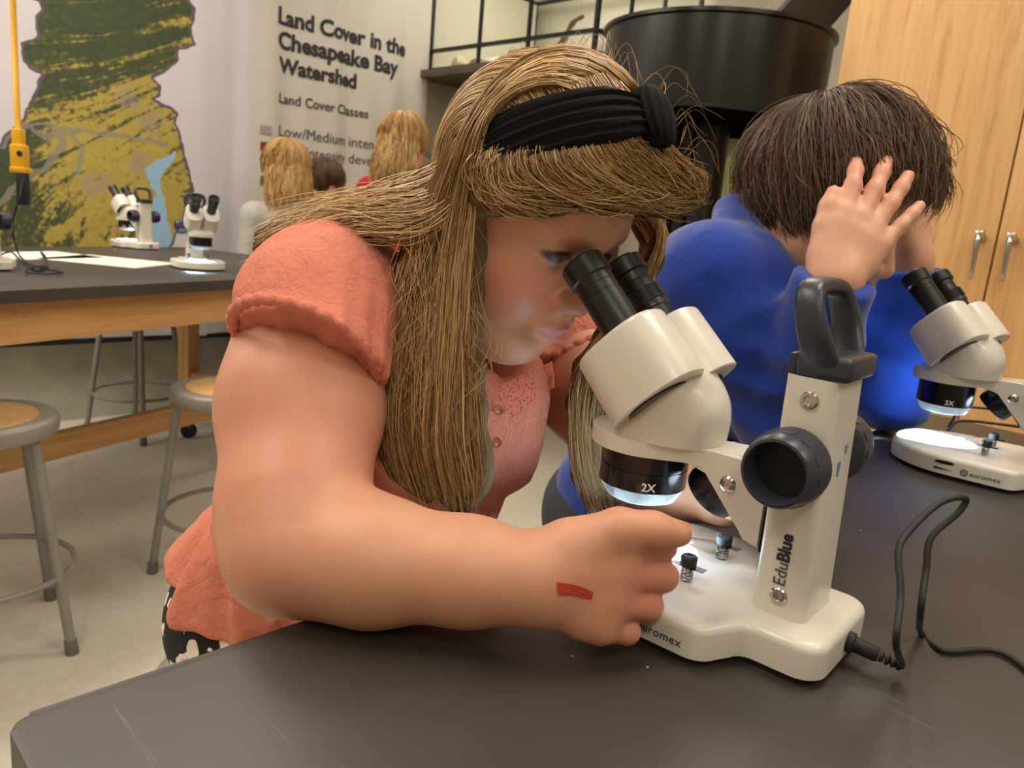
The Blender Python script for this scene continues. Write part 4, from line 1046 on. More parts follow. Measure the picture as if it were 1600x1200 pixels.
def add_hand(S, o, ax, ac, nr, sc, curls, spread, thumb, lens=(1, 1, 1, 1), k=0.006, rad=1.0, pl=1.0):
    """o wrist, ax towards the knuckles, ac towards the thumb side, nr out of the back of the hand"""
    ax, nr = unit(ax), unit(nr); ac = unit(ac-ax*np.dot(ac, ax)); nr = unit(nr-ax*np.dot(nr, ax)-ac*np.dot(nr, ac))
    P = lambda a, b, c: o+(ax*a+ac*b+nr*c)*sc
    S.ecap(P(-0.005, 0, 0), P(0.052*pl, 0.002, 0.0), (0.027*sc, 0.021*sc), (0.035*sc, 0.0165*sc), ac, 0.02*sc)
    S.cone(P(0.018, 0.020, -0.006), P(0.050, 0.030, -0.006), 0.020*sc, 0.014*sc, 0.02*sc)
    L0 = np.array([0.039, 0.043, 0.040, 0.032]); B = [(0.069*pl, 0.029), (0.073*pl, 0.0095), (0.069*pl, -0.0095), (0.061*pl, -0.027)]
    R0 = np.array([0.0100, 0.0102, 0.0096, 0.0086])*rad
    tips = []
    for i in range(4):
        p = P(B[i][0], B[i][1], 0.001); a0 = spread[i]
        d = unit(ax*math.cos(a0)+ac*math.sin(a0)); kx = unit(np.cross(d, nr))
        S.cone(P(0.03, B[i][1]*0.9, 0.0), p, 0.012*sc, R0[i]*1.12*sc, 0.012*sc)
        th = 0.0; r = R0[i]*sc
        for j, (cl, ln) in enumerate(zip(curls[i], (1.0, 0.62, 0.50))):
            th += cl
            dd_ = d*math.cos(th)-nr*math.sin(th)
            q = p+dd_*L0[i]*ln*lens[i]*sc
            S.cone(p, q, r*(1.06 if j == 0 else 1.0), r*0.93, k*sc); p = q; r *= 0.93
        tips.append((p, dd_))
    pts = [P(*t_) for t_ in thumb]
    rs = np.array([0.0145, 0.0115, 0.0100, 0.0085])[:len(pts)]*sc*rad
    S.chain(pts, rs, 0.008*sc); tips.append((pts[-1], unit(pts[-1]-pts[-2])))
    return tips
MS = lambda b, u_, z_: ml(ms1, (b/1000., u_/1000., z_/1000.))
uf = unit(MS(0, 1, 0)-MS(0, 0, 0))                       # microscope front direction (towards the student)
vf = np.array([uf[1], -uf[0], 0.0])
PITCH = math.radians(26)
hd = Head(MS(1, 109, 263)-RIGHT*0.009+DOWN*0.005, -uf*math.cos(PITCH)-np.array([0, 0, 1])*math.sin(PITCH), -vf, 1.0)
hk = hd.k
# joints
SHR = V3(0.345, 0.590, 1.105); ELR = at(455, 862, 0.548); WRR = at(832, 903, 0.515)
SHL = V3(0.655, 0.600, 1.095); ELL = at(992, 742, 0.80)+V3(0, 0, 0.009); WRL = at(1152, 806, 0.685)+V3(0.009, 0.022, 0.008)
NECK = V3(0.500, 0.605, 1.085)
body = Field()
hd.build(body)
body.cone(hd.p(-0.035, 0, -0.03), NECK, 0.050, 0.056, 0.03)
body.ecap(NECK+V3(0, .02, -.05), V3(0.49, 0.64, 0.93), (0.13, 0.075), (0.13, 0.10), (1, 0, 0), 0.05)
mid = lambda a, b, t_: a*(1-t_)+b*t_
UR = mid(SHR, ELR, 0.5)
body.chain([SHR, mid(SHR, ELR, 0.45), mid(SHR, ELR, 0.85), ELR], [0.059, 0.0590, 0.049, 0.039], 0.03)
body.chain([ELR, mid(ELR, WRR, 0.35), mid(ELR, WRR, 0.75), WRR], [0.040, 0.0405, 0.032, 0.0275], 0.025)
body.chain([SHL, mid(SHL, ELL, 0.5), ELL], [0.060, 0.056, 0.041], 0.03)
body.chain([ELL, mid(ELL, WRL, 0.4), WRL], [0.040, 0.0385, 0.0265], 0.025)
# right fist lying against the microscope base
HX = unit(RIGHT*1.0+DOWN*0.13+AWAY*0.12); HA = unit(-DOWN+RIGHT*0.05); HN = unit(-AWAY*0.93+(-DOWN)*0.25-RIGHT*0.10)
HO = at(852, 908, 0.507)
tipsR = add_hand(body, HO, HX, HA, HN, 0.98, [(0.30, 1.75, 1.1), (0.34, 1.75, 1.1), (0.40, 1.75, 1.1), (0.5, 1.7, 1.0)], (0.02, -0.03, -0.10, -0.20),
                 [(0.014, 0.026, 0.000), (0.044, 0.041, 0.006), (0.066, 0.043, 0.008), (0.084, 0.042, 0.007)], (0.88, 0.84, 0.80, 0.80), 0.0035, 1.12, 0.68)
add_hand(body, WRL, unit(WRL-ELL+V3(0, 0, 0.02)), unit(V3(-0.5, -0.7, 0.3)), unit(V3(0.25, 0.1, 1)), 0.80, [(0.35, 0.75, 0.6)]*4, (0.05, 0.0, -0.05, -0.1),
         [(0.02, 0.03, -0.004), (0.045, 0.05, -0.01), (0.065, 0.056, -0.014), (0.08, 0.058, -0.018)])
lo = V3(0.16, 0.20, 0.79); hi = V3(0.86, 0.80, 1.42)
gv, gq = body.mesh(lo, hi, 0.0022)
gv = relax(gv, gq, 1, 0.4)
lip, blush, dark = hd.attrs(gv)
# pen mark on the back of the hand, pinker elbow and knuckles
def seg_d(v, a, b):
    ba = b-a; t_ = np.clip((v-a)@ba/(ba@ba), 0, 1); return np.linalg.norm(v-a-t_[:, None]*ba, axis=1), t_
camq = (gv-CAM)@CR.T
mk_a, mk_b = at(872, 919, 0.49), at(926, 932, 0.49)
q_ = (gv-(mk_a+mk_b)/2); mu = unit(mk_b-mk_a); mv = unit(np.cross(mu, HN))
ha, hb = q_@mu, q_@mv; hn = q_@HN
mark = ((np.abs(ha) < 0.0118) & (np.abs(hb) < 0.0040+0.0008*np.sin(ha*900)) & (np.abs(hn) < 0.05)).astype(float)*np.clip(0.82-hb*70, 0.45, 0.95)
de, _ = seg_d(gv, ELR+V3(0, 0, -.02), ELR); blush = np.maximum(blush, 0.42*np.clip(1-de/0.07, 0, 1))
dk, _ = seg_d(gv, HO+HX*0.075, HO+HX*0.10); blush = np.maximum(blush, 0.40*np.clip(1-dk/0.06, 0, 1))
da, _ = seg_d(gv, mid(SHR, ELR, .5), mid(SHR, ELR, .7)); blush = np.maximum(blush, 0.22*np.clip(1-np.abs(da-.05)/0.05, 0, 1))
G = empty('person', (0.47, 0.78, 0.0))
tag(G, 'person in a coral blouse and black headband bending over the microscope marked 2X', 'person')
GO = np.array(G.location)
M['skin'] = skin_mat('fair_skin', (212, 156, 127), (200, 140, 111))
bo = big_mesh('body', gv, gq, M['skin'], G, GO, {'lips': lip, 'blush': blush, 'mark': 0*mark, 'dark': dark})
# thumb nail
tp, td = tipsR[4]
nl = [tp+td*(0.004+0.0045*math.cos(a))+unit(np.cross(td, HN))*0.0042*math.sin(a)+unit(HN*0.85+HA*0.5)*0.0084 for a in np.linspace(0, 2*math.pi, 16, endpoint=False)]
mesh_obj('thumb_nail', nl, [tuple(range(16))], simple('finger_nail', (226, 160, 138), 0.25), G, False, GO)
# ---------------------------------------------------------------- blouse
SH = Field()
WA = V3(0.485, 0.690, 0.86); PE = V3(0.455, 0.775, 0.74); CH = V3(0.492, 0.610, 1.005)
sd_ = V3(1, 0.12, 0)
SH.ecap(CH, V3(0.497, 0.635, 1.075), (0.150, 0.100), (0.125, 0.078), sd_, 0.06)
SH.ecap(WA, CH, (0.140, 0.118), (0.150, 0.105), sd_, 0.06)
SH.ecap(PE, WA, (0.168, 0.135), (0.142, 0.118), sd_, 0.05)
SH.ell(V3(0.545, 0.535, 1.000), np.eye(3), (0.062, 0.048, 0.058), 0.05)
SH.ell(V3(0.440, 0.530, 1.000), np.eye(3), (0.062, 0.048, 0.058), 0.05)
cufR, cufL = at(476, 546, 0.592), mid(SHL, ELL, 0.40)
for sh, cu_, el in ((SHR, cufR, ELR), (SHL, cufL, ELL)):
    if sh is SHR: sh = sh+RIGHT*0.014; cu_ = cu_+RIGHT*0.006
    SH.cone(sh+unit(sh-NECK)*-0.02, mid(sh, cu_, 0.55), 0.060, 0.061, 0.03)
    SH.cone(mid(sh, cu_, 0.5), cu_+unit(el-sh)*0.03, 0.061, 0.0560, 0.012)
    SH.cone(NECK+V3(0, 0.03, -0.03), sh+V3(0, 0.01, 0.012), 0.058, 0.058, 0.05)
axR, axL = unit(ELR-SHR), unit(ELL-SHL)
# openings: arms below the cuffs, the neck, and the hem
def half(p0, n): n = unit(n); p0 = np.asarray(p0); return lambda p: -((p-p0)@n)
tilt = unit(axR+RIGHT*-0.0+V3(0.0, 0.0, -0.25)+RIGHT*0.42)
def arm_cut(cu_, ax_, rr, ref):
    def f(p):
        q = p-cu_; h = q@ax_; rad_ = np.linalg.norm(q-h[:, None]*unit(ref-cu_)[None]*0-np.outer(h, ax_), axis=1)
        return np.maximum(-h, rad_-rr)
    return f
cutR = unit(axR-RIGHT*0.36); SH.func(arm_cut(cufR, cutR, 0.110, ELR), 0.006, True)
SH.func(arm_cut(cufL, axL, 0.10, ELL), 0.006, True)
SH.cone(NECK+V3(0.0, -0.045, 0.035), NECK+V3(0.0, -0.09, -0.005), 0.060, 0.030, 0.008, True)
SH.cone(NECK+V3(0, 0.0, 0.02), NECK+V3(0, -0.05, 0.13), 0.062, 0.062, 0.008, True)
hemn = unit(V3(0.0, 0.36, -1))
SH.func(half(V3(0.455, 0.78, 0.772), hemn), 0.006, True)
def shirt_disp(p):
    arm = np.clip(1-np.abs((p-mid(SHR, cufR, .7))@axR)/0.06, 0, 1)*np.clip(1-np.linalg.norm(p-mid(SHR, cufR, .7), axis=1)/0.14, 0, 1)
    x_, y_, _ = frame_of(axR); q = p-SHR; th = np.arctan2(q@y_, q@x_)
    near = np.clip((q@axR)/0.10, 0, 1)*(np.linalg.norm(q-np.outer(q@axR, axR), axis=1) < 0.11)
    gath = near*(0.0016*np.sin(th*26+1.5*wob(p, 40, 2))+0.0020*np.sin(th*11+wob(p, 25, 9)*2))
    low = np.clip((0.93-p[:, 2])/0.12, 0, 1)
    thb = np.arctan2(p[:, 1]-0.72, p[:, 0]-0.47)
    fold = low*(0.0050*np.sin(thb*13+wob(p, 14, 5)*1.6)+0.0022*np.sin(thb*27+p[:, 2]*20))
    crease = 0.0034*np.maximum(wob(p*np.array([1, 1, 1.8]), 55, 11), -0.2)+0.0012*wob(p, 110, 12)
    waist = 0.0045*np.exp(-((p[:, 2]-0.835-0.25*(p[:, 1]-0.7))/0.007)**2)
    return -(gath+fold+crease)+waist
SH.disp = shirt_disp
sv, sq = SH.mesh(V3(0.12, 0.42, 0.66), V3(0.86, 0.98, 1.26), 0.003)
sv = relax(sv, sq, 1, 0.4)
M['coral'] = cloth_mat('coral_crinkle_cotton', (209, 124, 103), (219, 136, 115), 500, 0.9, 0.9, 0.05)
bl_ = big_mesh('blouse', sv, sq, M['coral'], G, GO)
# elastic cuff rings
for cu_, ax_, r_ in ((cufR, cutR, 0.0575), (cufL, axL, 0.060)):
    x_, y_, d_ = frame_of(ax_)
    path = [cu_+(x_*math.cos(a)+y_*math.sin(a))*(r_+0.0012*math.sin(a*29)) for a in np.linspace(0, 2*math.pi, 120, endpoint=False)]
    tube('cuff', path, 0.0045, M['coral'], bl_, 8, True, GO)
# ---------------------------------------------------------------- details laid on the blouse
def make_surf(v):
    c = (v-CAM)@CR.T; pxy = np.stack([800+F_PX*c[:, 0]/c[:, 2], 600+F_PX*c[:, 1]/c[:, 2]], 1); dep = c[:, 2]
    def f(px, py, lift=0.0015, r=7, default=0.7):
        m = np.hypot(pxy[:, 0]-px, pxy[:, 1]-py) < r
        d = dep[m].min() if m.any() else default
        if m.any():
            near = dep[m] < d+0.03; d = dep[m][near].mean()
        return at(px, py, d-lift)
    return f
sf = make_surf(sv)
def patch(name, top, bot, mat, parent, org, lift=0.002, nu=24, nv=6, sf=None):
    sf = sf or globals()['sf']
    a = catmull(np.array([(x, y, 0) for x, y in top], float), nu); b = catmull(np.array([(x, y, 0) for x, y in bot], float), nu)
    g = np.zeros((nu, nv, 3)); dep = np.zeros((nu, nv))
    for i in range(nu):
        for j in range(nv):
            t_ = j/(nv-1); x, y, _ = a[i]*(1-t_)+b[i]*t_
            w = sf(x, y, lift); dep[i, j] = (w-CAM)@CR[2]; g[i, j] = (x, y, 0)
    for _ in range(3):
        p_ = np.pad(dep, 1, mode='edge'); dep = np.minimum(dep, (p_[:-2, 1:-1]+p_[2:, 1:-1]+p_[1:-1, :-2]+p_[1:-1, 2:])/4)
    P = np.array([[at(g[i, j, 0], g[i, j, 1], dep[i, j]) for j in range(nv)] for i in range(nu)]).reshape(-1, 3)
    ix = np.arange(nu*nv).reshape(nu, nv)
    Q = np.stack([ix[:-1, :-1], ix[1:, :-1], ix[1:, 1:], ix[:-1, 1:]], -1).reshape(-1, 4)
    return big_mesh(name, P, Q, mat, parent, org)
def lace_mat():
    m, nt, b = new_mat('coral_lace'); v = coord(nt)
    vo = nt.nodes.new('ShaderNodeTexVoronoi'); vo.inputs['Scale'].default_value = 330.0; L(nt, v, vo.inputs['Vector'])
    k = ramp(nt, vo.outputs['Distance'], [(0.18, (0, 0, 0)), (0.34, (255, 255, 255))])
    L(nt, mix(nt, k, (120, 56, 44), (214, 120, 100)), b.inputs['Base Color']); b.inputs['Roughness'].default_value = 0.9
    bump(nt, b, k, 0.7, 0.001); return m
M['lace'] = lace_mat()
patch('lace_yoke', [(772, 606), (805, 590), (835, 577), (865, 563), (900, 545)], [(800, 655), (822, 636), (850, 615), (880, 598), (918, 575)], M['lace'], bl_, GO)
patch('placket', [(752, 640), (742, 700), (735, 760), (728, 830)], [(797, 648), (790, 705), (782, 765), (772, 832)], M['coral'], bl_, GO, 0.0022)
bt = simple('coral_button', (196, 112, 96), 0.18, coat=0.6)
for x, y in ((779, 641), (776, 692), (761, 748), (760, 805)):
    c_ = sf(x, y, 0.0045); n_ = -unit(c_-CAM)
    n_ = unit(n_+np.array([0, 0, 0.1]))
    bb = lathe('button', [(0.0044, 0), (0.0048, 0.0008), (0.0048, 0.0016), (0.0040, 0.0020), (0.0032, 0.0015), (0.0005, 0.0014)], c_-GO, n_, bt, bl_, 24)
def pen_mat():
    m, nt, b = new_mat('red_marker'); v = coord(nt)
    n = noise_n(nt, coord(nt, (60, 60, 300)), 4, 4, 0.6)
    L(nt, ramp(nt, n, [(0.3, (168, 40, 30)), (0.55, (186, 58, 44)), (0.8, (204, 104, 84))]), b.inputs['Base Color']); b.inputs['Roughness'].default_value = 0.5; return m
patch('marker_stripe', [(870, 910), (898, 914), (928, 925)], [(872, 930), (898, 931), (924, 938)], pen_mat(), G, GO, 0.0007, 20, 8, make_surf(gv))
# ---------------------------------------------------------------- leggings and shoes
LG = Field()
LG.ell(V3(0.455, 0.785, 0.7225), np.eye(3), (0.147, 0.125, 0.112), 0.04)
for sx, kx in ((-1, 0.40), (1, 0.56)):
    hip = V3(0.458+0.07*sx, 0.77, 0.705); knee = V3(kx, 0.40, 0.665); an = V3(kx, 0.63, 0.30)
    LG.cone(hip, knee, 0.085, 0.058, 0.04); LG.cone(knee, an, 0.056, 0.036, 0.02)
lv, lq = LG.mesh(V3(0.2, 0.25, 0.2), V3(0.75, 0.98, 0.86), 0.005)
def floral():
    m, nt, b = new_mat('black_floral_jersey'); v = coord(nt)
    nz = nt.nodes.new('ShaderNodeTexNoise'); nz.inputs['Scale'].default_value = 22; L(nt, v, nz.inputs['Vector'])
    vv = nt.nodes.new('ShaderNodeMix'); vv.data_type = 'RGBA'; vv.inputs[0].default_value = 0.05; L(nt, v, vv.inputs[6]); L(nt, nz.outputs['Color'], vv.inputs[7])
    vo = nt.nodes.new('ShaderNodeTexVoronoi'); vo.inputs['Scale'].default_value = 24.0; L(nt, vv.outputs[2], vo.inputs['Vector'])
    d = vo.outputs['Distance']
    c = ramp(nt, d, [(0.0, (226, 150, 100)), (0.13, (232, 214, 204)), (0.17, (224, 164, 150)), (0.22, (240, 226, 214)), (0.40, (16, 15, 17)), (0.44, (16, 15, 17))], 'CONSTANT')
    v2 = nt.nodes.new('ShaderNodeTexVoronoi'); v2.inputs['Scale'].default_value = 55.0; v2.feature = 'SMOOTH_F1'; L(nt, vv.outputs[2], v2.inputs['Vector'])
    leaf = math_n(nt, 'LESS_THAN', v2.outputs['Distance'], 0.26)
    sel = math_n(nt, 'GREATER_THAN', noise_n(nt, v, 18, 1), 0.52)
    far = math_n(nt, 'GREATER_THAN', d, 0.44)
    c = mix(nt, math_n(nt, 'MULTIPLY', math_n(nt, 'MULTIPLY', leaf, sel), far), c, (222, 160, 168))
    L(nt, c, b.inputs['Base Color']); b.inputs['Roughness'].default_value = 0.8; return m
big_mesh('leggings', lv, lq, floral(), G, GO)
SHO = Field()
for kx in (0.40, 0.56):
    SHO.cone(V3(kx, 0.64, 0.253), V3(kx+0.0, 0.51, 0.246), 0.040, 0.034, 0.02); SHO.cone(V3(kx, 0.63, 0.30), V3(kx, 0.64, 0.26), 0.036, 0.04, 0.02)
    v_, q_ = SHO.mesh(V3(kx-.08, 0.42, 0.18), V3(kx+.08, 0.73, 0.36), 0.006)
    big_mesh('shoe', v_, q_, M['rubber'], G, GO); SHO.p = []
# ---------------------------------------------------------------- hair
HC = hd.p(0.011, 0, 0.036); HR = np.array([0.085, 0.084, 0.092])*hd.k
def on_head(px, py, off=0.0, H=None, C=None, Rr=None):
    A = (H or hd).A; C = HC if C is None else C; r = (HR if Rr is None else Rr)+off
    d = unit(CR.T @ np.array([px-800.0, py-600.0, F_PX])); o = ((CAM-C)@A.T)/r; dd_ = (d@A.T)/r
    b_ = o@dd_; a_ = dd_@dd_; c_ = o@o-1; disc = b_*b_-a_*c_
    t_ = (-b_-math.sqrt(disc))/a_ if disc > 0 else -b_/a_
    return CAM+d*t_
def guide(spec, m=22, off=0.004, H=None, C=None, Rr=None):
    """spec: (px,py) rides on the head, (px,py,depth) is free, a 3-vector array is a world point"""
    pts = []
    for i_, s_ in enumerate(spec):
        if isinstance(s_, np.ndarray): pts.append(s_)
        elif len(s_) == 2: pts.append(on_head(s_[0], s_[1], off if i_ else off*0.1, H, C, Rr))
        else: pts.append(at(*s_))
    P = np.array(pts); dens = catmull(P, 160); L_ = np.r_[0, np.cumsum(np.linalg.norm(np.diff(dens, axis=0), axis=1))]
    t_ = np.linspace(0, L_[-1], m); return np.stack([np.interp(t_, L_, dens[:, i]) for i in range(3)], 1)
def fill(guides, n, thick=0.006, wav=0.003, rng=RNG, clumps=26, clump_w=0.5, spread_tip=0.0, lenvar=0.12):
    Gd = np.array(guides); g, m, _ = Gd.shape
    s = rng.uniform(0, g-1, n)
    cc = rng.uniform(0, g-1, clumps); nearest = cc[np.abs(s[:, None]-cc[None]).argmin(1)]
    t = np.linspace(0, 1, m)
    pull = clump_w*np.clip(t*1.6-0.2, 0, 1)[None]*rng.uniform(0.3, 1.0, n)[:, None]
    S_ = np.clip(s[:, None]*(1-pull)+nearest[:, None]*pull, 0, g-1.001)
    i0 = np.floor(S_).astype(int); fr = (S_-i0)[..., None]
    idx = np.arange(m)[None].repeat(n, 0)
    P = Gd[i0, idx]*(1-fr)+Gd[np.minimum(i0+1, g-1), idx]*fr
    vd = unit(AWAY); off = rng.normal(0, 1, n)
    P = P+(vd[None, None]*(np.abs(off)-0.35)[:, None, None]*thick)*np.clip(t*3+0.3, 0, 1)[None, :, None]
    ph = rng.uniform(0, 6.28, (n, 3)); fq = rng.uniform(3, 9, (n, 3)); am = rng.normal(0, wav, (n, 3))
    W_ = np.sin(fq[:, None, :]*t[None, :, None]+ph[:, None, :])*am[:, None, :]*np.clip(t*2, 0, 1)[None, :, None]
    P = P+W_
    if spread_tip: P = P+rng.normal(0, spread_tip, (n, 1, 3))*(t**2)[None, :, None]
    # vary the length
    q = 1-rng.uniform(0, lenvar, n)
    tt = t[None]*q[:, None]*(m-1); a = np.floor(tt).astype(int); a = np.minimum(a, m-2); f_ = (tt-a)[..., None]
    rows = np.arange(n)[:, None]
    return P[rows, a]*(1-f_)+P[rows, a+1]*f_
M['hair'] = hair_mat('dark_blonde_hair', (96, 69, 40), (174, 136, 88), (232, 198, 144), 0.36)
def tints(n, lo_=0.1, hi_=0.9, rng=RNG): return np.clip(rng.normal((lo_+hi_)/2, (hi_-lo_)/3.2, n), 0, 1)
hair_paths = []
# crown and near curtain: combed back from the band, then falling in front of the shoulder
cur = [guide(s_, 26, 0.010) for s_ in (
    [(1000, 138), (955, 92), (885, 72), (820, 92), (765, 140), (725, 210), (690, 290), (640, 390, 0.640), (612, 500, 0.632), (604, 620, 0.628), (606, 700, 0.626), (640, 768, 0.625)],
    [(990, 142), (932, 98), (860, 88), (795, 122), (745, 180), (712, 260), (682, 350, 0.618), (655, 450, 0.618), (640, 560, 0.618), (632, 660, 0.618), (650, 735, 0.618), (668, 785, 0.618)],
    [(975, 145), (905, 110), (835, 110), (780, 150), (742, 215), (722, 300), (705, 390, 0.604), (690, 490, 0.604), (680, 590, 0.606), (676, 680, 0.607), (685, 750, 0.608), (700, 795, 0.608)],
    [(950, 148), (878, 120), (812, 132), (765, 175), (742, 240), (733, 320), (716, 410, 0.600), (708, 510, 0.602), (702, 600, 0.604), (700, 690, 0.606), (716, 760, 0.607), (722, 800, 0.607)],
    [(920, 152), (858, 130), (800, 150), (760, 190), (745, 250), (736, 330), (730, 420, 0.602), (728, 510, 0.606), (735, 600, 0.610), (740, 680, 0.612), (746, 740, 0.613), (738, 790, 0.613)])]
hair_paths.append((fill(cur, 3400, 0.009, 0.0035, clumps=34, clump_w=0.55, spread_tip=0.004), 0.00042, (0.12, 0.95)))
# front: between the band and the brow, swept across the forehead
fr_ = [guide(s_, 18, 0.013) for s_ in (
    [(758, 204), (745, 250), (742, 276), (746, 296), (764, 310), (794, 316)],
    [(792, 194), (774, 252), (772, 278), (786, 298), (826, 312), (880, 316)],
    [(832, 184), (817, 248), (826, 275), (862, 296), (925, 309), (985, 312)],
    [(876, 178), (869, 238), (888, 268), (935, 293), (1000, 307), (1045, 310)],
    [(918, 172), (925, 230), (955, 272), (1005, 305), (1055, 320), (1085, 308)],
    [(960, 172), (980, 216), (1015, 255), (1055, 285), (1085, 300), (1092, 280)],
    [(1003, 182), (1028, 220), (1058, 250), (1080, 272), (1092, 285), (1085, 300)])]
hair_paths.append((fill(fr_, 3400, 0.008, 0.0045, clumps=22, clump_w=0.75, spread_tip=0.006, lenvar=0.25), 0.00040, (0.15, 0.98)))
# hair thrown back over the shoulder
bk = [guide(s_, 24) for s_ in (
    [(745, 165, 0.610), (722, 212, 0.615), (690, 255, 0.632), (600, 300, 0.675), (520, 318, 0.688), (450, 342, 0.690), (402, 366, 0.690)],
    [(745, 198, 0.602), (720, 250, 0.606), (675, 295, 0.625), (590, 318, 0.655), (510, 330, 0.665), (450, 355, 0.670), (400, 385, 0.680)],
    [(745, 235, 0.598), (715, 290, 0.600), (665, 328, 0.618), (600, 335, 0.638), (540, 340, 0.646), (480, 360, 0.652), (432, 388, 0.660)],
    [(745, 270, 0.597), (712, 330, 0.598), (668, 366, 0.612), (625, 372, 0.625), (590, 365, 0.632), (550, 362, 0.638), (510, 372, 0.640)])]
hair_paths.append((fill(bk, 1300, 0.008, 0.005, clumps=16, clump_w=0.4, spread_tip=0.008, lenvar=0.35), 0.00040, (0.2, 0.95)))
# crown and back of the head: combed back from the band, then down
cb_ = []
for _ in range(2600):
    psi = RNG.uniform(0.18, math.pi-0.18); a0 = math.radians(66+RNG.uniform(0, 40)*RNG.uniform(0, 1)); a1 = math.radians(RNG.uniform(185, 215)); of = RNG.uniform(0.001, 0.007)
    al = np.linspace(a0, a1, 16)
    q = np.stack([np.cos(al)*math.sin(psi), np.full(16, math.cos(psi)), np.sin(al)*math.sin(psi)], 1)*(HR+of*hd.k)
    Pp = HC+q@hd.A
    ln_ = RNG.uniform(0.05, 0.16); tl = np.array([Pp[-1]+(V3(0, 0.15, -1)*ln_*s_)+hd.R*RNG.normal(0, 0.004)*s_ for s_ in np.linspace(0.12, 1, 8)])
    cb_.append(np.vstack([Pp, tl]))
cb_ = np.array(cb_); cb_ = cb_+(np.sin(np.linspace(0, 5, 24))[None, :, None]*RNG.normal(0, 0.0012, (len(cb_), 1, 3)))
hair_paths.append((cb_, 0.00046, (0.25, 1.0)))
# far side, seen past the microscope head
fa = [guide(s_, 20) for s_ in (
    [hd.p(0.045, -0.085, 0.05), (1030, 345, 0.690), (1020, 410, 0.700), (960, 500, 0.715), (905, 580, 0.725), (898, 660, 0.728), (908, 740, 0.730), (930, 800, 0.732)],
    [hd.p(0.03, -0.092, 0.04), (1040, 350, 0.700), (1010, 440, 0.710), (965, 540, 0.722), (930, 630, 0.730), (925, 710, 0.733), (938, 770, 0.735), (950, 803, 0.736)],
    [hd.p(0.01, -0.094, 0.03), (1020, 380, 0.715), (1000, 470, 0.722), (970, 570, 0.730), (955, 650, 0.735), (958, 720, 0.738), (966, 770, 0.739), (968, 800, 0.740)])]
hair_paths.append((fill(fa, 1100, 0.008, 0.004, clumps=12, clump_w=0.5, spread_tip=0.004), 0.00042, (0.1, 0.9)))
# fly-away hairs
fl = []
for _ in range(55):
    a = RNG.uniform(0, 1); b0 = catmull(np.array([(745, 150, 0), (800, 95, 0), (890, 70, 0), (980, 95, 0), (1050, 170, 0), (1085, 260, 0)], float), 60)[int(a*59)]
    dx, dy = RNG.normal(14, 20), RNG.normal(-2, 14)
    if a > 0.6: dx = abs(dx)*1.2
    p0 = on_head(b0[0]-6, b0[1]+10, 0.0); dd0 = (p0-CAM)@CR[2]
    fl.append(guide([p0, (b0[0]+dx*0.5, b0[1]-14+dy*0.4, dd0), (b0[0]+dx, b0[1]+dy, dd0), (b0[0]+dx*1.3+RNG.normal(0, 14), b0[1]+dy+RNG.uniform(10, 60), dd0)], 18))
for _ in range(90):
    x0 = RNG.uniform(620, 745); y0 = RNG.uniform(330, 560)
    fl.append(guide([(x0, y0, 0.600), (x0+RNG.normal(0, 14), y0+50, 0.598), (x0+RNG.normal(2, 22), y0+110, 0.598), (x0+RNG.normal(0, 24), y0+170, 0.60)], 18))
hair_paths.append((np.array(fl), 0.00018, (0.4, 1.0)))
# solid mass under the strands
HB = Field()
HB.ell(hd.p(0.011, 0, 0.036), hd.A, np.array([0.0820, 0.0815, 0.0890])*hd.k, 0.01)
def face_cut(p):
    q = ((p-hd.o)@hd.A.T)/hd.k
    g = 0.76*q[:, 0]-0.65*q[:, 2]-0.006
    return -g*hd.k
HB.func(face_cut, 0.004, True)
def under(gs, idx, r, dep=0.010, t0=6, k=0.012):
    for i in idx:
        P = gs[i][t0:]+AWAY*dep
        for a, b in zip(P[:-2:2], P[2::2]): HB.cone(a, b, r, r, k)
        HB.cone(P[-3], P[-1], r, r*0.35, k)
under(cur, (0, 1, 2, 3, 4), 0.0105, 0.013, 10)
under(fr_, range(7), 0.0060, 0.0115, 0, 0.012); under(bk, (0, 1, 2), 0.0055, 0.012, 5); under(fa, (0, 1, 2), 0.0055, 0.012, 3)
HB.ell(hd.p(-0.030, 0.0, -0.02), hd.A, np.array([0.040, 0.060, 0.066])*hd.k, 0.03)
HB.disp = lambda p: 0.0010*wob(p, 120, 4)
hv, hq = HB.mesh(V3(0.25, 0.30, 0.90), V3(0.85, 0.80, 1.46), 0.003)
M['hair_in'] = simple('hair_shadow', (92, 66, 38), 0.85, spec=0.1, vary=0.2)  # dark brown stands in for the shadow between the strands
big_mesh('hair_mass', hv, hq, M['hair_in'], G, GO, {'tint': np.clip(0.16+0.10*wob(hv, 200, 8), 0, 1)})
for P, r, (a, b) in hair_paths:
    o = strands('hair', P, r, M['hair'], G, tints(len(P), a, b), GO); o['kind'] = 'stuff'
# brow and lashes
br = []
for _ in range(70):
    t_ = RNG.uniform(0, 1); c_ = hd.p(0.0885-0.012*t_**2, 0.016+0.034*t_, 0.021+0.006*math.sin(t_*2.4)+RNG.normal(0, 0.0012))
    br.append(np.linspace(c_, c_+(hd.R*0.007+hd.U*0.002+hd.F*-0.001)*hd.k, 6))
for _ in range(34):
    t_ = RNG.uniform(0.0, 1); c_ = hd.p(0.0905-0.006*t_*t_, 0.022+0.022*t_, 0.0035)
    br.append(np.array([c_+(hd.F*0.009*s_+hd.R*0.004*s_+hd.U*(-0.004*s_+0.005*s_*s_))*hd.k for s_ in np.linspace(0, 1, 6)]))
strands('brow_and_lashes', np.array(br), 0.00028, M['hair'], G, np.full(len(br), 0.05), GO)['kind'] = 'stuff'
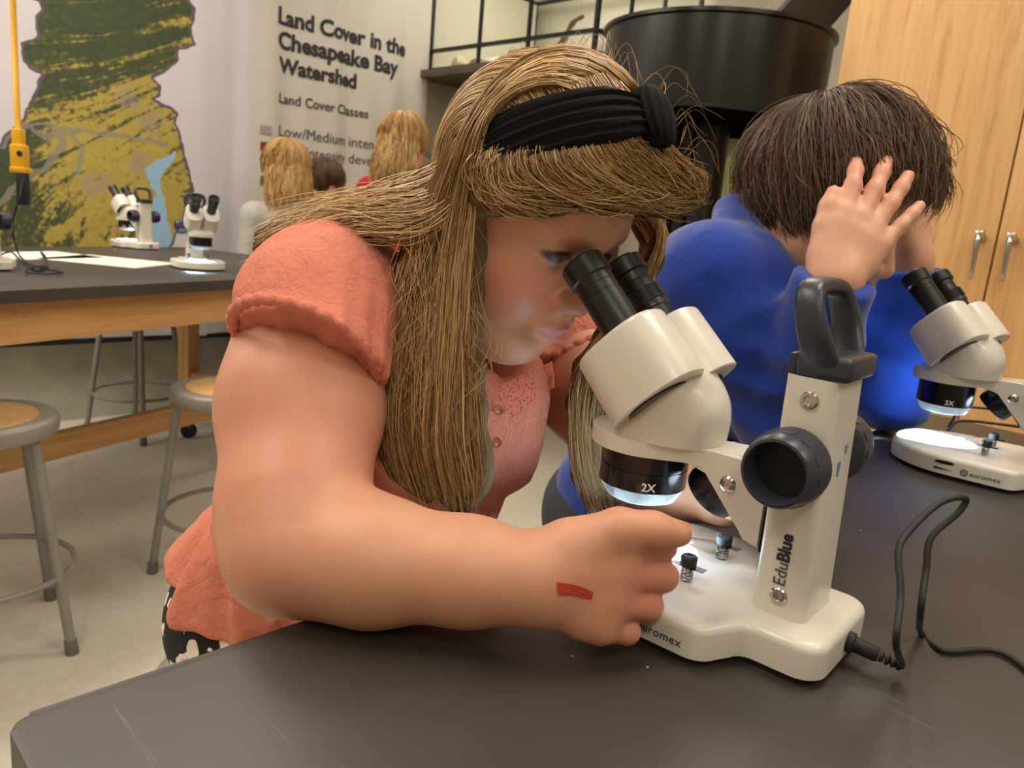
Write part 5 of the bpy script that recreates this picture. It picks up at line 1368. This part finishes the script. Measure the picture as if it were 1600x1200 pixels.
# ---------------------------------------------------------------- headband
M['band'] = cloth_mat('black_ribbed_jersey', (13, 13, 14), (19, 18, 19), 300, 0.25, 0.8, 0.0)
BA = math.radians(52); bd = hd.F*math.cos(BA)+hd.U*math.sin(BA); bn_ = np.cross(hd.R, bd); 
if bn_@hd.F < 0: bn_ = -bn_
NPH, NW = 120, 34
KN = math.radians(100)
phs = np.radians(np.linspace(8, 172, NPH)); P = np.zeros((NPH, NW, 3))
for i, ph in enumerate(phs):
    dk_ = abs(ph-KN)
    hw = 0.0225*(0.55+0.45*min(1, dk_/0.55))*(0.75+0.25*min(1, math.sin(max(0.0, min(math.pi, ph)))*2.2))
    for j in range(NW):
        s_ = -1+2*j/(NW-1)
        dirv = hd.R*0.0915*math.cos(ph)+bd*0.1065*math.sin(ph)
        rid = 0.0012*math.sin(s_*16+1.2*math.sin(ph*2.0))+0.0007*math.sin(s_*31+ph*3)
        edge = 0.0045*math.sqrt(max(0, 1-s_**4))
        # follow the roundness of the skull across the width
        bulge = -0.0030*s_*s_
        P[i, j] = HC+hd.k*(dirv*(1+(rid+edge+bulge)/0.1)+bn_*(hw*s_))
ix = np.arange(NPH*NW).reshape(NPH, NW)
Q = np.stack([ix[:-1, :-1], ix[1:, :-1], ix[1:, 1:], ix[:-1, 1:]], -1).reshape(-1, 4)
hb_ = big_mesh('headband', P.reshape(-1, 3), Q, M['band'], G, GO)
kc = HC+hd.k*(hd.R*0.0915*math.cos(KN)+bd*0.1065*math.sin(KN)); kr = unit(kc-HC); kt = unit(np.cross(bn_, kr))
U_, W_ = np.meshgrid(np.linspace(0, 2*np.pi, 60, endpoint=False), np.linspace(0.05, np.pi-0.05, 40), indexing='ij')
# a flat roll wrapped across the band: long along bn_, pleated along its length
rr = 1+0.045*np.sin(U_*13+0.8*np.cos(W_))
KP = kc+hd.k*((np.sin(W_)**0.7*np.cos(U_)*rr)[..., None]*kt*0.0250+(np.sin(W_)**0.7*np.sin(U_)*rr)[..., None]*kr*0.0130+(np.cos(W_))[..., None]*bn_*0.0245)+kr*0.002
ix = np.arange(60*40).reshape(60, 40); jx_ = np.roll(ix, -1, 0)
Q = np.stack([ix[:, :-1], ix[:, 1:], jx_[:, 1:], jx_[:, :-1]], -1).reshape(-1, 4)
big_mesh('knot', KP.reshape(-1, 3), Q, M['band'], hb_, GO)
# ------------------------------------------------------------------ student in the blue hoodie
def facing(ang, pitch):
    a, p_ = math.radians(ang), math.radians(pitch); h = np.array([math.cos(a), math.sin(a), 0])
    return h*math.cos(p_)-np.array([0, 0, 1])*math.sin(p_), np.array([h[1], -h[0], 0])
f_, r_ = facing(-85, 21)
hB = Head(at(1384, 372, 1.0), f_, r_, 1.03)
bSR, bER, bWR = at(1112, 445, 1.03), at(1226, 655, 1.00), at(1306, 438, 0.893)
bSL, bEL, bWL = at(1345, 430, 1.28), at(1392, 620, 1.24), at(1428, 406, 1.165)
bNK = at(1208, 425, 1.09)
BB = Field(); hB.build(BB)
BB.cone(hB.p(-0.03, 0, -0.03), bNK, 0.052, 0.056, 0.03)
BB.cone(bNK, bNK+V3(0, 0.05, -0.12), 0.056, 0.09, 0.03)
for a_, b_, c_ in ((bSR, bER, bWR), (bSL, bEL, bWL)):
    BB.chain([bNK+V3(0, 0.04, -0.08), a_, b_, mid(b_, c_, 0.7), c_], [0.05, 0.045, 0.038, 0.032, 0.027], 0.02)
tB1 = add_hand(BB, bWR+DOWN*-0.004, unit(-DOWN*0.84+RIGHT*0.50+AWAY*0.03), -RIGHT, unit(-AWAY+RIGHT*0.30), 1.0, [(0.18, 0.25, 0.2), (0.12, 0.18, 0.15), (0.05, 0.10, 0.10), (0.0, 0.12, 0.1)],
               (0.16, 0.03, -0.08, -0.26), [(0.018, 0.026, -0.004), (0.045, 0.040, -0.004), (0.068, 0.047, -0.004), (0.086, 0.050, -0.006)], (0.95, 0.95, 0.95, 0.95), 0.006)
tB2 = add_hand(BB, bWL, unit(-DOWN*0.95+RIGHT*0.16+AWAY*0.05), unit(-RIGHT*0.55-AWAY*0.6), unit(RIGHT*0.62+AWAY*0.62), 0.95, [(0.35, 0.3, 0.2), (0.25, 0.3, 0.2), (0.2, 0.25, 0.2), (0.12, 0.25, 0.2)],
               (0.10, 0.02, -0.10, -0.28), [(0.018, 0.028, -0.004), (0.045, 0.042, -0.010), (0.066, 0.048, -0.014), (0.080, 0.050, -0.018)], (0.9, 0.9, 0.9, 0.9), 0.006)
ext = np.array([bSL, bSR, bER, bWR, bWL, bEL, hB.p(0, 0, 0.15), hB.p(-.1, 0, 0), hB.p(.12, 0, 0)])
bv_, bq_ = BB.mesh(ext.min(0)-0.12, ext.max(0)+np.array([0.16, 0.26, 0.10]), 0.0033)
bv_ = relax(bv_, bq_, 1, 0.4)
lp_, bl2, dk2 = hB.attrs(bv_)
dh = np.minimum(*[np.linalg.norm(bv_-w_, axis=1) for w_ in (tB1[1][0], tB2[1][0])]); bl2 = np.maximum(bl2*0.5, 0.30*np.clip(1-dh/0.09, 0, 1))
Bo = empty('person', (float(bNK[0])+0.02, float(bNK[1])+0.22, 0))
tag(Bo, 'person in a blue hoodie with shaggy brown hair resting both temples on raised hands', 'person')
BOo = np.array(Bo.location)
M['skin_b'] = skin_mat('light_skin', (214, 162, 134), (202, 146, 118))
big_mesh('body', bv_, bq_, M['skin_b'], Bo, BOo, {'lips': lp_, 'blush': bl2, 'mark': np.zeros(len(bv_)), 'dark': dk2})
HO_ = Field()
bCH = at(1185, 520, 1.14); bPE = V3(BOo[0], BOo[1]-0.03, 0.765)
HO_.ecap(bCH, bNK+V3(0, 0.02, -0.055), (0.150, 0.105), (0.120, 0.075), V3(1, 0, 0), 0.06)
HO_.ecap(bPE, bCH, (0.150, 0.130), (0.150, 0.110), V3(1, 0, 0), 0.06)
for s_, e_, w_ in ((bSR, bER, bWR), (bSL, bEL, bWL)):
    HO_.chain([s_, mid(s_, e_, 0.5), e_], [0.075, 0.071, 0.056], 0.04)
    HO_.chain([e_, mid(e_, w_, 0.55), mid(e_, w_, 0.86)], [0.055, 0.050, 0.043], 0.025)
    HO_.cone(bNK+V3(0, 0.03, -0.03), s_, 0.062, 0.068, 0.06)
    HO_.cone(mid(e_, w_, 0.86), mid(e_, w_, 0.99), 0.0415, 0.0415, 0.006)
# folded hood round the neck
hoodp = catmull([at(1245, 470, 1.02), at(1200, 430, 1.0), at(1160, 378, 1.04), at(1146, 332, 1.10), at(1190, 345, 1.19), at(1260, 390, 1.18)], 13)
for a, b in zip(hoodp[:-1], hoodp[1:]): HO_.cone(a, b, 0.021, 0.021, 0.035)
HO_.cone(bNK+V3(0, -0.02, 0.0), hB.p(-0.03, 0, -0.05), 0.060, 0.060, 0.01, True)
HO_.cone(bNK+V3(0.02, -0.06, -0.03), hB.p(-0.0, 0, -0.09), 0.048, 0.05, 0.01, True)
for e_, w_ in ((bER, bWR), (bEL, bWL)):
    d_ = unit(w_-e_); c_ = mid(e_, w_, 0.985 if w_ is bWR else 0.93)
    HO_.func(arm_cut(c_, d_, 0.07, w_), 0.004, True)
def hood_disp(p):
    o = 0
    for s_, e_, w_ in ((bSR, bER, bWR), (bSL, bEL, bWL)):
        d_ = unit(w_-e_); h = (p-e_)@d_; near = np.clip(1-np.linalg.norm(p-e_, axis=1)/0.17, 0, 1)
        o = o+near*0.0085*(0.6-np.abs(np.sin(h*52+2.0*wob(p, 18, 3))))
        d2 = unit(e_-s_); h2 = (p-s_)@d2; n2 = np.clip(1-np.linalg.norm(p-mid(s_, e_, .45), axis=1)/0.16, 0, 1)
        o = o+n2*0.0060*(0.6-np.abs(np.sin(h2*38+2.6*wob(p, 14, 5))))
    return -(1.6*o+0.0075*np.maximum(wob(p*np.array([1, 1, 0.7]), 30, 7), -0.3)+0.0030*wob(p, 55, 17)+0.0014*wob(p, 90, 8))
HO_.disp = hood_disp
e2 = np.array([bSR, bER, bEL, bSL, bPE, bCH, bWR, bWL])
ov, oq = HO_.mesh(e2.min(0)-0.17, e2.max(0)+np.array([0.17, 0.17, 0.10]), 0.0045)
ov = relax(ov, oq, 2, 0.4)
M['blue'] = cloth_mat('royal_blue_fleece', (24, 54, 138), (30, 62, 154), 700, 0.25, 0.9, 0.35)
hoodie = big_mesh('hoodie', ov, oq, M['blue'], Bo, BOo)
for e_, w_ in ((bER, bWR), (bEL, bWL)):
    d_ = unit(w_-e_); x_, y_, _ = frame_of(d_)
    for q0, rr_ in (((0.87, 0.0425), (0.985, 0.0405)) if w_ is bWR else ((0.87, 0.0425), (0.93, 0.0405))):
        c_ = mid(e_, w_, q0); tube('cuff_seam', [c_+(x_*math.cos(a)+y_*math.sin(a))*rr_ for a in np.linspace(0, 2*math.pi, 48, endpoint=False)], 0.0022, M['blue'], hoodie, 6, True, BOo)
tube('drawstring_tip', [at(1240, 437, 0.985), at(1238, 452, 0.985)], 0.0045, simple('pale_blue_cord', (170, 205, 226), 0.4), hoodie, 10, False, BOo)
PB = Field()
PB.ell(V3(BOo[0], BOo[1]-0.01, 0.724), np.eye(3), (0.15, 0.14, 0.11), 0.04)
for sx in (-1, 1):
    hip = V3(BOo[0]+0.075*sx, BOo[1]-0.02, 0.70); kn = V3(BOo[0]+0.10*sx, BOo[1]-0.42, 0.665)
    PB.cone(hip, kn, 0.085, 0.062, 0.04); PB.cone(kn, kn+V3(0, 0.24, -0.385), 0.06, 0.042, 0.02); PB.cone(kn+V3(0, 0.26, -0.405), kn+V3(0, 0.13, -0.415), 0.042, 0.036, 0.02)
pv, pq = PB.mesh(BOo+V3(-0.32, -0.62, 0.14), BOo+V3(0.32, 0.22, 0.86), 0.008)
big_mesh('trousers', pv, pq, simple('charcoal_denim', (52, 54, 62), 0.85, vary=0.1, bump_s=0.2), Bo, BOo)
# shaggy hair
def mop(H, rad, n, mat, parent, org, lim_front, whorl=(-0.045, 0.0, 0.11), low=-0.075, wav=0.006, lift=0.016, rng=RNG, r_s=0.0005, side_low=-0.02, tint=(0.1, 0.8), clumps=90, m=20):
    C = H.p(-0.012, 0, 0.040); Rr = np.array(rad)*H.k
    w0 = unit(np.array(whorl)/np.array(rad)); ax1 = unit(np.cross(w0, [0, 1, 0])); ax2 = np.cross(w0, ax1)
    th = rng.uniform(0, 2*np.pi, n); ct = rng.uniform(0, 2*np.pi, clumps)
    ph = np.linspace(0, np.pi*0.95, 80)
    dirs = np.cos(th)[:, None]*ax1+np.sin(th)[:, None]*ax2
    D = np.cos(ph)[None, :, None]*w0+np.sin(ph)[None, :, None]*dirs[:, None]
    q = D*np.array(rad)+np.array([-0.012, 0, 0.040])
    g = 0.76*q[..., 0]-0.65*q[..., 2]
    bad = (g > lim_front) & (q[..., 0] > 0.0) | (q[..., 2] < low) | ((q[..., 2] < side_low) & (q[..., 0] > -0.03))
    first = np.where(bad.any(1), bad.argmax(1), 79); pm = ph[np.maximum(first, 12)]*rng.uniform(0.72, 1.05, n)
    start = rng.uniform(0.0, 0.55, n)*pm*rng.uniform(0, 1, n)
    t = np.linspace(0, 1, m)
    PH = start[:, None]+(pm-start)[:, None]*t[None]
    # clumped, slightly curling azimuth
    nearest = ct[np.abs((th[:, None]-ct[None]+np.pi) % (2*np.pi)-np.pi).argmin(1)]
    dlt = (nearest-th+np.pi) % (2*np.pi)-np.pi
    TH = th[:, None]+dlt[:, None]*0.75*t[None]**1.2+rng.normal(0, 0.10, n)[:, None]*t[None]**2
    d2 = np.cos(TH)[..., None]*ax1+np.sin(TH)[..., None]*ax2
    D = np.cos(PH)[..., None]*w0+np.sin(PH)[..., None]*d2
    cl_l = rng.uniform(0.2, 1.0, clumps)[np.abs((th[:, None]-ct[None]+np.pi) % (2*np.pi)-np.pi).argmin(1)]
    up = 1+(lift*(0.25+0.75*np.sin(t*np.pi*0.9)[None])*(cl_l*rng.uniform(0.5, 1.1, n))[:, None])/0.1
    q = D*np.array(rad)*up[..., None]
    am = rng.normal(0, wav, (n, 3)); fq = rng.uniform(3, 8, (n, 1, 3)); p0 = rng.uniform(0, 6.28, (n, 1, 3))
    q = q+np.sin(fq*t[None, :, None]+p0)*am[:, None]*(t**1.3)[None, :, None]
    P = C+(q*H.k)@H.A
    tt = np.clip(rng.normal((tint[0]+tint[1])/2, (tint[1]-tint[0])/3, n)*0.6+0.4*cl_l*tint[1], 0, 1)
    o = strands('hair', P, r_s, mat, parent, tt, org); o['kind'] = 'stuff'; return o
def mop_mass(H, rad, mat, parent, org, cut=0.012, h=0.004, low=-0.08, amp=0.003, extra=None):
    S = Field(); S.ell(H.p(-0.012, 0, 0.040), H.A, np.array(rad)*H.k, 0.01)
    if extra: extra(S)
    def fc(p):
        q = ((p-H.o)@H.A.T)/H.k
        return np.minimum(-(0.76*q[:, 0]-0.65*q[:, 2]-cut), 1)*H.k
    S.func(fc, 0.01, True)
    S.func(lambda p: -(low-((p-H.o)@H.A.T)[:, 2]/H.k)*H.k, 0.01, True)
    S.disp = lambda p: amp*wob(p, 90, 6)
    v, q = S.mesh(H.o-0.17*H.k, H.o+0.2*H.k, h)
    return big_mesh('hair_mass', v, q, mat, parent, org, {'tint': np.clip(0.25+0.2*wob(v, 160, 9), 0, 1)})
M['hair_b'] = hair_mat('brown_hair', (46, 33, 25), (100, 76, 57), (160, 130, 100), 0.42)
def nape(S): S.ell(hB.p(-0.062, 0, -0.01), hB.A, np.array([0.050, 0.068, 0.075])*hB.k, 0.03)
mop_mass(hB, (0.100, 0.084, 0.093), M['hair_b'], Bo, BOo, 0.004, low=-0.10, extra=nape)
mop(hB, (0.103, 0.087, 0.096), 5600, M['hair_b'], Bo, BOo, 0.036, whorl=(-0.065, 0.01, 0.095), lift=0.028, low=-0.13, clumps=46, side_low=-0.055, wav=0.013)
# fringe that hangs past the brow on the far side
fg = [guide(s_, 18) for s_ in ([hB.p(0.03, -0.03, 0.14), hB.p(0.09, -0.05, 0.10), (1470, 250, 1.03), (1488, 300, 1.03), (1470, 345, 1.03)], [hB.p(0.03, 0.0, 0.145), hB.p(0.095, -0.01, 0.105), (1452, 268, 0.99), (1462, 300, 1.0), (1450, 330, 1.0)],
                               [hB.p(0.03, 0.03, 0.14), hB.p(0.09, 0.03, 0.10), (1418, 262, 0.965), (1408, 275, 0.96), (1380, 280, 0.96)])]
o = strands('hair', fill(fg, 500, 0.006, 0.005, clumps=10, clump_w=0.6, spread_tip=0.006, lenvar=0.3), 0.0005, M['hair_b'], Bo, tints(500, 0.05, 0.8), BOo); o['kind'] = 'stuff'
# ------------------------------------------------------------------ students standing behind the back table
def far_kid(px, py, dep, k, ang, pitch, top_c, hair_cols, label, long_hair, hood=None, trouser=(60, 62, 70)):
    F_, R_ = facing(ang, pitch)
    c = at(px, py, dep)                     # middle of the head
    H = Head(c+F_*0.085*k, F_, R_, k)
    ft = V3(c[0]-F_[0]*0.06, c[1]-F_[1]*0.06, 0)
    t = tag(empty('person', ft), label, 'person'); o_ = np.array(t.location)
    side = unit(V3(R_[0], R_[1], 0)); fw_ = unit(V3(F_[0], F_[1], 0))
    nk = c-V3(0, 0, 0.145*k)-F_*0.03; sh = nk-V3(0, 0, 0.045)
    S = Field(); H.build(S); S.cone(H.p(-0.03, 0, -0.03), nk, 0.045, 0.05, 0.03)
    hip = V3(ft[0], ft[1], c[2]*0.49)
    arms = []
    for g in (-1, 1):
        a0 = sh+side*0.135*g*k; a1 = a0-V3(0, 0, 0.23*k)+side*0.03*g; a2 = a1+fw_*0.15*k+V3(0, 0, -0.08)-side*0.02*g
        arms.append((a0, a1, a2)); S.chain([nk-V3(0, 0, 0.03), a0, a1, a2], [0.045, 0.04, 0.034, 0.024], 0.02)
        add_hand(S, a2, unit(a2-a1), -side*g, unit(V3(0, 0, 1)), 0.9, [(0.25, 0.3, 0.2)]*4, (0.1, 0, -0.08, -0.18), [(0.02, 0.03, -0.004), (0.045, 0.045, -0.01), (0.065, 0.05, -0.014)])
    v, q = S.mesh(np.minimum(hip-0.35, c-0.4), c+0.36, 0.006)
    lp, bl, dk = H.attrs(v)
    big_mesh('body', relax(v, q, 1), q, M['skin_b'], t, o_, {'lips': lp, 'blush': bl*0.5, 'mark': 0*bl, 'dark': dk})
    S = Field()
    S.ecap(hip, sh+V3(0, 0, -0.05), (0.145*k, 0.105*k), (0.135*k, 0.085*k), side, 0.05)
    for a0, a1, a2 in arms: S.chain([a0, a1, mid(a1, a2, 0.85)], [0.060, 0.052, 0.042], 0.03); S.cone(nk+V3(0, 0, -0.02), a0, 0.055, 0.055, 0.04)
    if hood:
        for i in range(12):
            a, b = 2*math.pi*i/12, 2*math.pi*(i+1)/12
            pa = nk+side*0.082*math.cos(a)+fw_*0.075*math.sin(a)+V3(0, 0, -0.012-0.02*math.sin(a)); pb = nk+side*0.082*math.cos(b)+fw_*0.075*math.sin(b)+V3(0, 0, -0.012-0.02*math.sin(b))
            S.cone(pa, pb, hood, hood, 0.02)
        S.ell(nk-fw_*0.09-V3(0, 0, 0.07), np.stack([side, fw_, V3(0, 0, 1)]), (0.10, 0.045, 0.085), 0.03)
    S.disp = lambda p: 0.004*wob(p, 30, 2)
    v, q = S.mesh(np.minimum(hip-0.3, c-0.5), c+0.3, 0.009)
    big_mesh('sweatshirt', relax(v, q, 1), q, cloth_mat('sweatshirt_'+str(px), top_c, tuple(min(255, int(x*1.05)) for x in top_c), 500, 0.25), t, o_)
    S = Field()
    for g in (-1, 1):
        h0 = hip+side*0.07*g*k; S.cone(h0, V3(h0[0], h0[1], 0.09), 0.085*k, 0.055, 0.03); S.cone(V3(h0[0], h0[1], 0.042), V3(h0[0], h0[1], 0.038)+fw_*0.12, 0.040, 0.034, 0.03)
    v, q = S.mesh(hip*np.array([1, 1, 0])-V3(0.3, 0.3, 0.02), hip+V3(0.3, 0.3, 0.15), 0.012)
    v[:, 2] = np.maximum(v[:, 2], 0.0)
    big_mesh('trousers', v, q, simple('trousers_'+str(px), trouser, 0.85, vary=0.1), t, o_)
    hm = hair_mat('hair_'+str(px), *hair_cols, 0.4)
    if long_hair:
        def ext(S): S.ell(H.p(-0.055, 0, -0.055), H.A, np.array([0.050, 0.078, 0.100])*k, 0.03)
        mop_mass(H, (0.103, 0.085, 0.096), hm, t, o_, 0.004, 0.006, -0.15, 0.003, ext)
        mop(H, (0.108, 0.090, 0.101), 1500, hm, t, o_, 0.020, lift=0.012, low=-0.07, r_s=0.0014, clumps=60, m=12)
        st_ = []
        for _ in range(600):
            a = RNG.uniform(-1.35, 1.35); b0 = H.p(-0.012-0.108*math.cos(a), 0.092*math.sin(a), RNG.uniform(-0.02, 0.05))
            ln_ = RNG.uniform(0.10, 0.19)*k; dn = unit(-H.U*0.9+V3(0, 0, -0.5)); out = unit(b0-H.p(0, 0, 0))
            pw = RNG.uniform(0, 6.28)
            st_.append(np.array([b0+dn*ln_*s_+out*0.012*math.sin(s_*3)+side*0.012*math.sin(s_*7+round(pw))*s_ for s_ in np.linspace(0, 1, 12)]))
        o = strands('hair', np.array(st_), 0.0016, hm, t, tints(600, 0.15, 1.0), o_); o['kind'] = 'stuff'
    else:
        mop_mass(H, (0.101, 0.083, 0.094), hm, t, o_, 0.0, 0.006)
        mop(H, (0.105, 0.087, 0.098), 1200, hm, t, o_, 0.02, lift=0.01, r_s=0.0013, clumps=50, m=12)
    return t
blond = ((120, 82, 40), (190, 146, 84), (232, 200, 140))
far_kid(446, 272, 3.76, 1.15, 80, 12, (176, 173, 166), blond, 'person with wavy blond hair in a grey hooded sweatshirt seen from behind', True, 0.024)
far_kid(506, 291, 4.25, 1.08, 12, 20, (48, 56, 62), ((52, 36, 24), (92, 68, 46), (130, 100, 70)), 'person with short brown hair in a dark top beside the grey hooded student', False)
far_kid(630, 232, 3.55, 1.12, 20, 15, (168, 26, 40), blond, 'person with blond hair in a red hooded sweatshirt in front of the banner', True, 0.03)
